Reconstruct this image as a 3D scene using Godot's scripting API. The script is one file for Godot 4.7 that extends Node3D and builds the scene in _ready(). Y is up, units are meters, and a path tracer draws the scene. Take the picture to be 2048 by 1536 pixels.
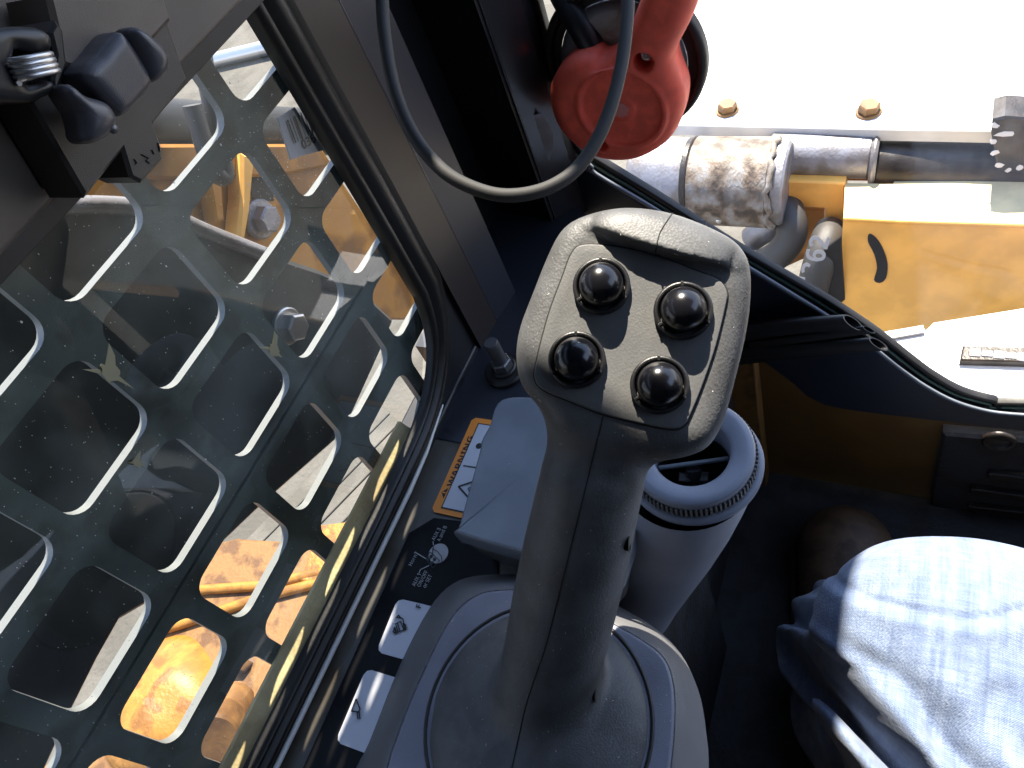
extends Node3D
# A joystick in a loader's cab. Lengths are metres, measured from the eye point of the operator's phone; EYE is its height over the ground.
const EYE := 1.75
const FPX := 1500.0
var CR := Vector3(0.8842, -0.305, -0.3537)
var CU := Vector3(-0.118, 0.5868, -0.8011)
var CF := Vector3(-0.4519, -0.7501, -0.4829)
var SUN := Vector3(-0.135, 0.862, -0.483).normalized()
var used := {}
var M := {}
var rng := RandomNumberGenerator.new()

# ---------------------------------------------------------------- mesh builder
class MB:
	var v := PackedVector3Array()
	var n := PackedVector3Array()
	var uv := PackedVector2Array()
	var idx := PackedInt32Array()

	func put(p: Vector3, q: Vector3, t := Vector2.ZERO) -> int:
		v.append(p); n.append(q); uv.append(t)
		return v.size() - 1

	func face(a: int, b: int, c: int) -> void:
		var g := (v[c] - v[a]).cross(v[b] - v[a])
		if g.dot(n[a] + n[b] + n[c]) < 0.0:
			idx.append_array([a, c, b])
		else:
			idx.append_array([a, b, c])

	func tri(a: Vector3, b: Vector3, c: Vector3) -> void:
		var q := (c - a).cross(b - a).normalized()
		face(put(a, q), put(b, q), put(c, q))

	func quad(a: Vector3, b: Vector3, c: Vector3, d: Vector3) -> void:
		var q := (c - a).cross(b - d).normalized()
		var i := put(a, q, Vector2(0, 0)); var j := put(b, q, Vector2(1, 0)); var k := put(c, q, Vector2(1, 1)); var l := put(d, q, Vector2(0, 1))
		face(i, j, k); face(i, k, l)

	# rows of points, joined smoothly
	func grid(rows: Array, wrap: bool, around := false) -> void:
		var R := rows.size()
		var C: int = rows[0].size()
		var first := v.size()
		for i in R:
			for j in C:
				var i0 := (i - 1 + R) % R if around else maxi(i - 1, 0)
				var i1 := (i + 1) % R if around else mini(i + 1, R - 1)
				var j0 := (j - 1 + C) % C if wrap else maxi(j - 1, 0)
				var j1 := (j + 1) % C if wrap else mini(j + 1, C - 1)
				var du: Vector3 = rows[i1][j] - rows[i0][j]
				var dv: Vector3 = rows[i][j1] - rows[i][j0]
				var q := du.cross(dv)
				if q.length() < 1e-14:
					q = (rows[i1][(j + C / 3) % C] - rows[i1][j]).cross(rows[i1][(j + 2 * C / 3) % C] - rows[i1][j])
				put(rows[i][j], q.normalized(), Vector2(float(j) / C, float(i) / R))
		for i in (R if around else R - 1):
			for j in (C if wrap else C - 1):
				var a := first + i * C + j
				var b := first + i * C + (j + 1) % C
				var c := first + ((i + 1) % R) * C + (j + 1) % C
				var d := first + ((i + 1) % R) * C + j
				face(a, b, c); face(a, c, d)

	func cap(ring: Array, away: Vector3) -> void:
		var m := Vector3.ZERO
		for p in ring: m += p
		m /= ring.size()
		var c := put(m, away)
		var f := v.size()
		for p in ring: put(p, away)
		for j in ring.size(): face(c, f + j, f + (j + 1) % ring.size())

	func tube(pts: Array, r, segs := 10, caps := true, closed := false) -> void:
		var rows := []
		var last := Vector3.ZERO
		for i in pts.size():
			var a: Vector3 = pts[(i - 1 + pts.size()) % pts.size()] if closed else pts[maxi(i - 1, 0)]
			var b: Vector3 = pts[(i + 1) % pts.size()] if closed else pts[mini(i + 1, pts.size() - 1)]
			var t := (b - a).normalized()
			if last == Vector3.ZERO:
				last = t.cross(Vector3.UP if absf(t.y) < 0.9 else Vector3.RIGHT).normalized()
			last = (last - t * last.dot(t)).normalized()
			var w := t.cross(last)
			var rad: float = r[i] if r is Array else r
			var row := []
			for k in segs:
				var f := TAU * k / segs
				row.append(pts[i] + (last * cos(f) + w * sin(f)) * rad)
			rows.append(row)
		grid(rows, true, closed)
		if caps and not closed:
			cap(rows[0], (pts[0] - pts[1]).normalized()); cap(rows[-1], (pts[-1] - pts[-2]).normalized())

	# profile of (radius, height) about an axis; a repeated point makes a sharp edge
	func lathe(profile: Array, o: Vector3, axis: Vector3, segs := 32) -> void:
		axis = axis.normalized()
		var s := axis.cross(Vector3.FORWARD if absf(axis.z) < 0.9 else Vector3.RIGHT).normalized()
		var t := axis.cross(s)
		var run := []
		var runs := []
		for i in profile.size():
			if i and profile[i] == profile[i - 1]:
				runs.append(run); run = []
			run.append(profile[i])
		runs.append(run)
		for q in runs:
			var rows := []
			for p in q:
				var row := []
				for k in segs:
					var f := TAU * k / segs
					row.append(o + axis * p.y + (s * cos(f) + t * sin(f)) * maxf(p.x, 1e-6))
				rows.append(row)
			if rows.size() > 1: grid(rows, true)

	# a flat outline pushed along e; its front edge chamfered by b
	func prism(pts: Array, e: Vector3, b := 0.0) -> void:
		var x: Vector3 = (pts[1] - pts[0]).normalized()
		var z := e.normalized()
		x = (x - z * x.dot(z)).normalized()
		var y := z.cross(x)
		var flat := PackedVector2Array()
		for p in pts: flat.append(Vector2((p - pts[0]).dot(x), (p - pts[0]).dot(y)))
		var c := pts.size()
		var front := []
		var area := 0.0
		for i in c: area += flat[i].cross(flat[(i + 1) % c])
		for i in c:
			if b <= 0.0:
				front.append(pts[i]); continue
			var d0 := (flat[i] - flat[(i - 1 + c) % c]).normalized()
			var d1 := (flat[(i + 1) % c] - flat[i]).normalized()
			var m := (d0.orthogonal() + d1.orthogonal()).normalized() * (-1.0 if area > 0 else 1.0)
			m = m * b / maxf(0.5, absf(m.dot(d1.orthogonal())))
			front.append(pts[i] + x * m.x + y * m.y)
		var t := Geometry2D.triangulate_polygon(flat)
		for side in 2:
			var f := v.size()
			for i in c: put(front[i] if side == 0 else pts[i] + e, -z if side == 0 else z, flat[i])
			for i in range(0, t.size(), 3): face(f + t[i], f + t[i + 1], f + t[i + 2])
		for i in c:
			var j := (i + 1) % c
			var mid: Vector3 = pts[i] + z * b
			var mid2: Vector3 = pts[j] + z * b
			if b > 0.0: quad(front[i], front[j], mid2, mid)
			quad(mid, mid2, pts[j] + e, pts[i] + e)

	# box with round edges
	func rbox(c: Vector3, bx: Vector3, by: Vector3, bz: Vector3, half: Vector3, r: float, seg := 3) -> void:
		var ax := [bx.normalized(), by.normalized(), bz.normalized()]
		r = minf(r, minf(half.x, minf(half.y, half.z)) * 0.99)
		for k in 3:
			for s in [-1.0, 1.0]:
				var i := (k + 1) % 3
				var j := (k + 2) % 3
				var tick := []
				for q in seg + 1: tick.append(-1.0 + float(q) / seg * 0.999)
				var ti := []
				var tj := []
				for q in tick: ti.append(-half[i] + r * (1.0 + q))
				for q in range(seg, -1, -1): ti.append(half[i] - r * (1.0 + tick[q]))
				for q in tick: tj.append(-half[j] + r * (1.0 + q))
				for q in range(seg, -1, -1): tj.append(half[j] - r * (1.0 + tick[q]))
				var f := v.size()
				for a in ti:
					for b in tj:
						var p := Vector3.ZERO
						p[k] = s * half[k]; p[i] = a; p[j] = b
						var inner := Vector3(clampf(p.x, -half.x + r, half.x - r), clampf(p.y, -half.y + r, half.y - r), clampf(p.z, -half.z + r, half.z - r))
						var q := (p - inner).normalized()
						var w := inner + q * r
						put(c + ax[0] * w.x + ax[1] * w.y + ax[2] * w.z, ax[0] * q.x + ax[1] * q.y + ax[2] * q.z, Vector2(a, b))
				var W := tj.size()
				for a in ti.size() - 1:
					for b in W - 1:
						face(f + a * W + b, f + a * W + b + 1, f + (a + 1) * W + b + 1); face(f + a * W + b, f + (a + 1) * W + b + 1, f + (a + 1) * W + b)

	# surface nets over the field f in a box of the frame xf
	func field(f: Callable, lo: Vector3, hi: Vector3, h: float, xf: Transform3D) -> void:
		var N := Vector3i(((hi - lo) / h).ceil()) + Vector3i.ONE
		var nx := N.x; var ny := N.y; var nz := N.z
		var a := PackedFloat32Array()
		a.resize(nx * ny * nz)
		var B := 4
		for bz in range(0, nz, B):
			for by in range(0, ny, B):
				for bx in range(0, nx, B):
					var d0: float = f.call(lo + Vector3(bx + 1.5, by + 1.5, bz + 1.5) * h)
					var far := absf(d0) > h * 4.2
					for z in range(bz, mini(bz + B, nz)):
						for y in range(by, mini(by + B, ny)):
							var o := (z * ny + y) * nx
							for x in range(bx, mini(bx + B, nx)):
								a[o + x] = d0 if far else f.call(lo + Vector3(x, y, z) * h)
		var id := PackedInt32Array()
		id.resize(a.size())
		id.fill(-1)
		var off := [0, 1, nx, nx + 1, nx * ny, nx * ny + 1, nx * ny + nx, nx * ny + nx + 1]
		var edges := [[0, 1], [2, 3], [4, 5], [6, 7], [0, 2], [1, 3], [4, 6], [5, 7], [0, 4], [1, 5], [2, 6], [3, 7]]
		for z in nz - 1:
			for y in ny - 1:
				var o := (z * ny + y) * nx
				for x in nx - 1:
					var p := o + x
					var inside := 0
					for k in 8:
						if a[p + off[k]] < 0.0: inside += 1
					if inside == 0 or inside == 8: continue
					var sum := Vector3.ZERO
					var c := 0
					for e in edges:
						var va := a[p + off[e[0]]]
						var vb := a[p + off[e[1]]]
						if (va < 0.0) != (vb < 0.0):
							var t := va / (va - vb)
							var pa := Vector3(e[0] & 1, (e[0] >> 1) & 1, e[0] >> 2)
							var pb := Vector3(e[1] & 1, (e[1] >> 1) & 1, e[1] >> 2)
							sum += pa.lerp(pb, t); c += 1
					var q := lo + (Vector3(x, y, z) + sum / c) * h
					var e2 := h * 0.7
					var g := Vector3(f.call(q + Vector3(e2, 0, 0)) - f.call(q - Vector3(e2, 0, 0)), f.call(q + Vector3(0, e2, 0)) - f.call(q - Vector3(0, e2, 0)), f.call(q + Vector3(0, 0, e2)) - f.call(q - Vector3(0, 0, e2))).normalized()
					id[p] = put(xf * q, xf.basis * g, Vector2(q.x, q.y) * 10.0)
		for z in range(1, nz - 1):
			for y in range(1, ny - 1):
				var o := (z * ny + y) * nx
				for x in range(1, nx - 1):
					var p := o + x
					var s := a[p] < 0.0
					if s != (a[p + 1] < 0.0): _four(id, p, p - nx, p - nx - nx * ny, p - nx * ny)
					if s != (a[p + nx] < 0.0): _four(id, p, p - 1, p - 1 - nx * ny, p - nx * ny)
					if s != (a[p + nx * ny] < 0.0): _four(id, p, p - 1, p - 1 - nx, p - nx)

	func _four(id: PackedInt32Array, a: int, b: int, c: int, d: int) -> void:
		var i := id[a]; var j := id[b]; var k := id[c]; var l := id[d]
		if i < 0 or j < 0 or k < 0 or l < 0: return
		face(i, j, k); face(i, k, l)

	func mesh() -> ArrayMesh:
		var m := ArrayMesh.new()
		var arr := []
		arr.resize(Mesh.ARRAY_MAX)
		arr[Mesh.ARRAY_VERTEX] = v; arr[Mesh.ARRAY_NORMAL] = n; arr[Mesh.ARRAY_TEX_UV] = uv; arr[Mesh.ARRAY_INDEX] = idx
		m.add_surface_from_arrays(Mesh.PRIMITIVE_TRIANGLES, arr)
		return m

# ---------------------------------------------------------------- points
func ray(x: float, y: float) -> Vector3: return CF + CR * ((x - 1024.0) / FPX) - CU * ((y - 768.0) / FPX)
func at(x: float, y: float, d: float) -> Vector3: return ray(x, y) * d
func on_x(x: float, y: float, v: float) -> Vector3: return ray(x, y) * (v / ray(x, y).x)
func on_y(x: float, y: float, v: float) -> Vector3: return ray(x, y) * (v / ray(x, y).y)
func on_z(x: float, y: float, v: float) -> Vector3: return ray(x, y) * (v / ray(x, y).z)
func on_plane(x: float, y: float, p: Vector3, q: Vector3) -> Vector3: return ray(x, y) * (p.dot(q) / ray(x, y).dot(q))
func trace_x(l: Array, v: float) -> Array: return l.map(func(p): return on_x(p[0], p[1], v))
func trace_y(l: Array, v: float) -> Array: return l.map(func(p): return on_y(p[0], p[1], v))
func trace_z(l: Array, v: float) -> Array: return l.map(func(p): return on_z(p[0], p[1], v))

func spline(p: Array, per: int, closed := false) -> Array:
	var out := []
	var c := p.size()
	for i in (c if closed else c - 1):
		for k in per:
			var a = p[(i - 1 + c) % c] if closed else p[maxi(i - 1, 0)]
			var b = p[i]
			var d = p[(i + 1) % c]
			var e = p[(i + 2) % c] if closed else p[mini(i + 2, c - 1)]
			out.append(b.cubic_interpolate(d, a, e, float(k) / per))
	if not closed: out.append(p[-1])
	return out

# ---------------------------------------------------------------- things and parts
func numbered(n: String) -> String:
	used[n] = used.get(n, -1) + 1
	return n if used[n] == 0 else "%s_%03d" % [n, used[n]]

func thing(called: String, label: String, category: String, base: Vector3, group := "") -> Node3D:
	var o := Node3D.new()
	o.name = numbered(called)
	add_child(o, true)
	o.position = base + Vector3(0, EYE, 0)
	o.set_meta("label", label); o.set_meta("category", category)
	if group: o.set_meta("group", group)
	return o

func part(called: String, mb, material: Material, parent: Node3D, label := "") -> MeshInstance3D:
	var o := MeshInstance3D.new()
	o.name = called
	o.mesh = mb.mesh() if mb is MB else mb
	o.material_override = material
	parent.add_child(o, true)
	if parent.get_parent() == self and not parent is MeshInstance3D: o.position = Vector3(0, EYE, 0) - parent.position
	if label: o.set_meta("label", label)
	return o

func struct(called: String, mb: MB, material: Material) -> MeshInstance3D:
	var o := part(called, mb, material, self)
	o.position = Vector3(0, EYE, 0)
	o.set_meta("kind", "structure")
	return o

func lettering(text: String, p0: Vector3, p1: Vector3, up: Vector3, height: float, material: Material, parent: Node3D, called := "lettering", bold := true) -> void:
	var f := SystemFont.new()
	f.font_names = PackedStringArray(["Droid Sans"])
	if bold: f.font_weight = 700
	var t := TextMesh.new()
	t.text = text; t.font = f; t.font_size = 48; t.pixel_size = 0.001; t.depth = 0.0004
	var box := t.get_aabb()
	var o := part(called, t, material, parent)
	var x := (p1 - p0).normalized()
	var y := (up - x * up.dot(x)).normalized()
	var s := (p1 - p0).length() / maxf(box.size.x, 1e-4)
	var sy := height / 0.034
	o.transform = Transform3D(Basis(x * s, y * sy, x.cross(y) * 0.35), (p0 + p1) / 2 + (o.position if parent.get_parent() == self else Vector3.ZERO))

func ribbon(mb: MB, pts: Array, w: float, q: Vector3) -> void:
	for i in pts.size() - 1:
		var d: Vector3 = (pts[i + 1] - pts[i]).normalized()
		var s := d.cross(q).normalized() * w / 2
		var e := d * w * 0.2
		mb.quad(pts[i] - s - e, pts[i + 1] - s + e, pts[i + 1] + s + e, pts[i] + s - e)

# specks of lint and dust lying on a mesh
func lint(o: MeshInstance3D, count: int, seed_: int, size: float, m: Material) -> void:
	rng.seed = seed_
	var arr := o.mesh.surface_get_arrays(0)
	var vs: PackedVector3Array = arr[Mesh.ARRAY_VERTEX]
	var ns: PackedVector3Array = arr[Mesh.ARRAY_NORMAL]
	var ix: PackedInt32Array = arr[Mesh.ARRAY_INDEX]
	var mb := MB.new()
	for k in count:
		var t := rng.randi_range(0, ix.size() / 3 - 1) * 3
		var u := rng.randf(); var w := rng.randf() * (1.0 - u)
		var p := vs[ix[t]] * (1.0 - u - w) + vs[ix[t + 1]] * u + vs[ix[t + 2]] * w
		var q := ns[ix[t]]
		var s := q.cross(Vector3(rng.randf() - 0.5, rng.randf() - 0.5, rng.randf() - 0.5)).normalized()
		var e := q.cross(s)
		var r := size * rng.randf_range(0.4, 1.0) * (2.0 if k % 31 == 0 else 1.0)
		var L := r * (1.0 if k % 5 else 3.5)
		p += q * 0.00008
		mb.quad(p - s * L - e * r, p + s * L - e * r * 0.6, p + s * L * 0.8 + e * r, p - s * L + e * r * 0.8)
	part("dust_specks", mb, m, o).set_meta("kind", "stuff")

func hexagon(mb: MB, c: Vector3, axis: Vector3, r: float, h: float) -> void:
	var s := axis.cross(Vector3(0.3, 0.2, 0.9)).normalized()
	var t := axis.cross(s)
	var pts := []
	for k in 6: pts.append(c + axis * h + (s * cos(TAU * k / 6) + t * sin(TAU * k / 6)) * r)
	mb.prism(pts, -axis * h, r * 0.12)

func disc(mb: MB, c: Vector3, axis: Vector3, r: float, h: float, segs := 24) -> void:
	var b := minf(h * 0.3, r * 0.15)
	mb.lathe([Vector2(0, h), Vector2(r - b, h), Vector2(r - b, h), Vector2(r, h - b), Vector2(r, h - b), Vector2(r, 0), Vector2(r, 0), Vector2(0, 0)], c, axis, segs)

static func smin(a: float, b: float, k: float) -> float:
	var h := maxf(k - absf(a - b), 0.0) / k
	return minf(a, b) - h * h * k * 0.25
static func smax(a: float, b: float, k: float) -> float: return -smin(-a, -b, k)
static func cone(p: Vector3, a: Vector3, b: Vector3, ra: float, rb: float) -> float:
	var t := clampf((p - a).dot(b - a) / (b - a).length_squared(), 0.0, 1.0)
	return p.distance_to(a.lerp(b, t)) - lerpf(ra, rb, t)

# ---------------------------------------------------------------- materials
func lin(r: float, g: float, b: float, a := 1.0) -> Color:
	var c := Color(r, g, b).linear_to_srgb()
	c.a = a
	return c

func noise(kind: int, freq: float, size: int, seed_: int, normal := 0.0, ramp = null, octaves := 3) -> NoiseTexture2D:
	var f := FastNoiseLite.new()
	f.noise_type = kind; f.frequency = freq; f.seed = seed_; f.fractal_octaves = octaves
	var t := NoiseTexture2D.new()
	t.width = size; t.height = size; t.seamless = true; t.noise = f
	if normal > 0.0:
		t.as_normal_map = true; t.bump_strength = normal
	if ramp:
		var g := Gradient.new()
		g.offsets = PackedFloat32Array(ramp[0])
		g.colors = PackedColorArray(ramp[1])
		t.color_ramp = g
	return t

func mat(c: Color, rough: float, metal := 0.0, normal_tex = null, normal_scale := 1.0, metres := 0.02, albedo_tex = null, albedo_metres := 0.0) -> StandardMaterial3D:
	var m := StandardMaterial3D.new()
	m.albedo_color = c; m.roughness = rough; m.metallic = metal
	if normal_tex:
		m.uv1_triplanar = true
		m.uv1_scale = Vector3.ONE / metres
		m.normal_enabled = true; m.normal_texture = normal_tex; m.normal_scale = normal_scale
	if albedo_tex:
		m.detail_enabled = true; m.detail_albedo = albedo_tex; m.detail_blend_mode = BaseMaterial3D.BLEND_MODE_MUL
		m.detail_uv_layer = BaseMaterial3D.DETAIL_UV_2
		m.uv2_triplanar = true
		m.uv2_scale = Vector3.ONE / (albedo_metres if albedo_metres > 0.0 else 0.35)
	return m

func materials() -> void:
	var grain := noise(FastNoiseLite.TYPE_CELLULAR, 0.05, 512, 3, 5.0, null, 1)
	var fine := noise(FastNoiseLite.TYPE_SIMPLEX, 0.08, 512, 5, 4.0)
	var pits := noise(FastNoiseLite.TYPE_SIMPLEX, 0.02, 512, 9, 6.0, null, 5)
	var wave := noise(FastNoiseLite.TYPE_SIMPLEX, 0.006, 512, 12, 3.0, null, 3)
	var dusty := noise(FastNoiseLite.TYPE_SIMPLEX, 0.012, 512, 21, 0.0, [[0.3, 0.55, 0.75], [Color(0.91, 0.91, 0.91), Color(0.96, 0.96, 0.96), Color(1, 1, 0.99)]], 5)
	var grime := noise(FastNoiseLite.TYPE_SIMPLEX, 0.01, 512, 33, 0.0, [[0.25, 0.45, 0.6, 0.8], [Color(0.8, 0.76, 0.7), Color(0.93, 0.91, 0.88), Color(1, 1, 1), Color(0.97, 0.97, 0.96)]], 5)
	var rust := noise(FastNoiseLite.TYPE_SIMPLEX, 0.014, 512, 41, 0.0, [[0.2, 0.42, 0.55, 0.7, 0.85], [Color(0.36, 0.31, 0.27), Color(0.58, 0.5, 0.43), Color(0.68, 0.62, 0.55), Color(0.72, 0.7, 0.68), Color(0.8, 0.8, 0.8)]], 6)
	var slab := noise(FastNoiseLite.TYPE_SIMPLEX, 0.01, 512, 51, 0.0, [[0.25, 0.5, 0.75], [Color(0.86, 0.85, 0.82), Color(0.94, 0.93, 0.91), Color(1, 0.99, 0.97)]], 6)
	var mud := noise(FastNoiseLite.TYPE_SIMPLEX, 0.009, 512, 61, 0.0, [[0.28, 0.42, 0.55, 0.8], [Color(0.72, 0.68, 0.63), Color(0.87, 0.85, 0.82), Color(1, 1, 1), Color(0.95, 0.94, 0.93)]], 6)
	var wornmap := noise(FastNoiseLite.TYPE_SIMPLEX, 0.008, 512, 71, 0.0, [[0.3, 0.5, 0.7], [Color(0.83, 0.82, 0.81), Color(0.95, 0.95, 0.95), Color(1, 1, 1)]], 6)
	var film := noise(FastNoiseLite.TYPE_SIMPLEX, 0.006, 512, 81, 0.0, [[0.3, 0.5, 0.75], [Color(0.45, 0.48, 0.48), Color(0.75, 0.77, 0.77), Color(1, 1, 1)]], 6)
	M.grip = mat(lin(0.074, 0.075, 0.077), 0.55, 0, grain, 0.5, 0.024, wornmap, 0.09)
	M.plate = mat(lin(0.1, 0.1, 0.1), 0.54, 0, grain, 0.35, 0.018, dusty, 0.1)
	M.seam = mat(lin(0.004, 0.004, 0.004), 0.8)
	M.collar = mat(lin(0.008, 0.008, 0.009), 0.38, 0, fine, 0.3, 0.02)
	M.dome = mat(lin(0.006, 0.006, 0.008), 0.2, 0, fine, 0.06, 0.02)
	M.pod = mat(lin(0.165, 0.172, 0.215), 0.55, 0, fine, 0.35, 0.03, dusty)  # lighter, bluer than the side: overhead sky light put into the colour
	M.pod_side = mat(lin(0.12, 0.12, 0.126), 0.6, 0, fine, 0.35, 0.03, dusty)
	M.vent = mat(lin(0.2, 0.22, 0.28), 0.5, 0, fine, 0.3, 0.03, dusty)
	M.lid = mat(lin(0.15, 0.172, 0.205), 0.5, 0, fine, 0.3, 0.03, dusty)
	M.box = mat(lin(0.09, 0.092, 0.09), 0.35, 0, wave, 0.1, 0.06)
	M.black = mat(lin(0.012, 0.012, 0.014), 0.4, 0, wave, 0.12, 0.08)
	M.cavity = mat(lin(0.006, 0.006, 0.007), 0.6)  # near-black; on flat pieces it stands in for shade
	M.gloss = mat(lin(0.03, 0.028, 0.03), 0.22, 0, wave, 0.15, 0.07)
	M.bluepaint = mat(lin(0.016, 0.019, 0.028), 0.38, 0, wave, 0.12, 0.08)
	M.deck = mat(lin(0.09, 0.084, 0.074), 0.35, 0, wave, 0.12, 0.05, grime)
	M.decal = mat(lin(0.007, 0.007, 0.008), 0.3, 0, wave, 0.05, 0.06)
	M.decal.metallic_specular = 0.2
	M.white = mat(lin(0.5, 0.52, 0.58), 0.45)
	M.print = mat(lin(0.36, 0.36, 0.38), 0.5)
	M.ink = mat(lin(0.01, 0.01, 0.011), 0.5)
	M.orange = mat(lin(0.78, 0.26, 0.03), 0.5)
	M.rubber = mat(lin(0.012, 0.011, 0.011), 0.5, 0, wave, 0.35, 0.03, grime)
	M.seal = mat(lin(0.012, 0.011, 0.010), 0.42, 0, wave, 0.4, 0.02, grime)
	M.trim = mat(lin(0.7, 0.7, 0.68), 0.35, 0.1)
	M.rail = mat(lin(0.10, 0.083, 0.07), 0.5, 0, fine, 0.3, 0.03, dusty)
	M.latch = mat(lin(0.04, 0.036, 0.034), 0.4, 0, fine, 0.3, 0.025, dusty)
	M.lever = mat(lin(0.055, 0.055, 0.065), 0.35, 0, fine, 0.25, 0.025)
	M.steel = mat(lin(0.55, 0.55, 0.56), 0.35, 0.9)
	M.stud = mat(lin(0.12, 0.12, 0.125), 0.4, 0.6, pits, 0.3, 0.03)
	M.cable = mat(lin(0.01, 0.01, 0.01), 0.7, 0, fine, 0.4, 0.015)
	M.red = mat(lin(0.95, 0.125, 0.07), 0.6, 0, fine, 0.2, 0.02, dusty, 0.1)
	M.redlabel = mat(lin(0.62, 0.2, 0.17), 0.6, 0, pits, 0.4, 0.02)
	M.cutedge = mat(lin(0.14, 0.15, 0.147), 0.42, 0, fine, 0.3, 0.03)
	M.guard = mat(lin(0.07, 0.092, 0.086), 0.42, 0.2, fine, 0.4, 0.03, mud, 0.3)
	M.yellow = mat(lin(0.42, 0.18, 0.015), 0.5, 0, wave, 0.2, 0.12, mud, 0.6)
	M.yellowlit = mat(lin(0.95, 0.49, 0.105), 0.5, 0, fine, 0.06, 0.2, dusty, 0.6)  # clean yellow, lightened so bounced light is part of the colour
	M.yellowglare = mat(lin(0.6, 0.48, 0.26), 0.7, 0, wave, 0.12, 0.2, dusty, 0.4)  # pale yellow with sun glare put into the colour
	M.wellshade = mat(lin(0.13, 0.068, 0.018), 0.5, 0, wave, 0.15, 0.12, dusty, 0.5)  # machine yellow darkened, shade of the foot well put into the colour
	M.yellowleft = mat(lin(0.34, 0.155, 0.016), 0.5, 0, pits, 0.5, 0.1, mud, 0.28)
	M.pillar = mat(lin(0.024, 0.018, 0.016), 0.35, 0, wave, 0.1, 0.08)
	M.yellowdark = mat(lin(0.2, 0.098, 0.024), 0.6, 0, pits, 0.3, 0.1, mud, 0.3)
	M.darkmetal = mat(lin(0.07, 0.066, 0.068), 0.4, 0.3, pits, 0.3, 0.08, rust, 0.4)
	M.arm = mat(lin(0.014, 0.014, 0.015), 0.42, 0, wave, 0.3, 0.15, grime)
	M.rust = mat(lin(0.5, 0.5, 0.5), 0.6, 0.15, pits, 0.8, 0.07, rust, 0.3)
	M.greymetal = mat(lin(0.26, 0.26, 0.29), 0.45, 0.5, pits, 0.4, 0.08, grime)
	M.plateout = mat(lin(0.62, 0.62, 0.62), 0.5, 0, wave, 0.1, 0.25, dusty, 0.8)  # whitish: glare of full sun on the plates put into the colour
	M.hose = mat(lin(0.04, 0.038, 0.037), 0.5, 0, fine, 0.6, 0.02)
	M.ground = mat(lin(0.1, 0.095, 0.084), 0.9, 0, pits, 0.6, 0.35, slab, 1.4)
	M.board = mat(lin(0.11, 0.105, 0.092), 0.85, 0, pits, 0.5, 0.2, slab, 0.9)
	M.bootleather = mat(lin(0.085, 0.048, 0.026), 0.6, 0, grain, 0.5, 0.03, mud, 0.15)
	M.sole = mat(lin(0.03, 0.021, 0.014), 0.7)
	M.floor = mat(lin(0.022, 0.022, 0.026), 0.7, 0, pits, 0.4, 0.08, grime, 0.3)
	M.speck = mat(lin(0.45, 0.45, 0.42), 0.8)
	M.splat = mat(lin(0.2, 0.19, 0.12), 0.8)
	M.sand = mat(lin(0.5, 0.44, 0.24), 0.7, 0, pits, 0.6, 0.04, grime)
	M.liner = mat(lin(0.035, 0.035, 0.037), 0.8)
	# denim: twill diagonals over blotches of wash
	var im := Image.create(512, 512, false, Image.FORMAT_RGB8)
	var wash := FastNoiseLite.new()
	wash.frequency = 0.012; wash.seed = 7; wash.fractal_octaves = 4
	var slub := FastNoiseLite.new()
	slub.frequency = 0.03; slub.seed = 8
	for y in 512:
		for x in 512:
			var u := absf(x - 256.0)
			var w := absf(y - 256.0)
			var f := wash.get_noise_2d(u, w * 0.5) * 0.35 + slub.get_noise_2d(u * 0.12, w * 3.0) * 0.22 + slub.get_noise_2d(u * 3.0, w * 0.12 + 90.0) * 0.2
			var tw := fmod(x + y, 8.0) / 8.0
			f += -0.22 if tw < 0.45 else 0.12
			f = clampf(0.5 + f, 0.0, 1.0)
			im.set_pixel(x, y, Color(0.23, 0.29, 0.42).lerp(Color(0.57, 0.62, 0.69), f))
	var dt := ImageTexture.create_from_image(im)
	M.denim = mat(Color(1, 1, 1), 0.9, 0, fine, 0.5, 0.085, dt, 0.085)
	M.denim.rim_enabled = true; M.denim.rim = 0.4
	M.thread = mat(lin(0.2, 0.17, 0.12), 0.8)
	# glass
	M.tinted = mat(lin(0.17, 0.205, 0.195, 0.3), 0.02, 0, null, 1, 0.02, film, 0.4)
	M.tinted.transparency = BaseMaterial3D.TRANSPARENCY_ALPHA
	M.clear = mat(lin(0.5, 0.5, 0.48, 0.08), 0.02)
	M.clear.transparency = BaseMaterial3D.TRANSPARENCY_ALPHA
	M.edge = mat(lin(0.09, 0.16, 0.13), 0.15)

# ---------------------------------------------------------------- the joystick
var FO := Vector3(-0.085, -0.205, -0.161)          # middle of its face
var FN := Vector3(0.29, 0.839, 0.461).normalized()
var FU: Vector3
var FV: Vector3
var FX: Transform3D
var outline: PackedVector2Array
var table := PackedFloat32Array()
var bones := []

func face_px(x: float, y: float, h := 0.0) -> Vector3: return on_plane(x, y, FO + FN * h, FN)
func face_uv(x: float, y: float, h := 0.0) -> Vector2:
	var p := FX.affine_inverse() * face_px(x, y, h)
	return Vector2(p.x, p.y)

func poly_dist(p: Vector2) -> float:
	var best := 1e9
	var inside := false
	var c := outline.size()
	for i in c:
		var a := outline[i]
		var b := outline[(i + 1) % c]
		best = minf(best, p.distance_squared_to(Geometry2D.get_closest_point_to_segment(p, a, b)))
		if (a.y > p.y) != (b.y > p.y) and p.x < (b.x - a.x) * (p.y - a.y) / (b.y - a.y) + a.x: inside = not inside
	return -sqrt(best) if inside else sqrt(best)

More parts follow.
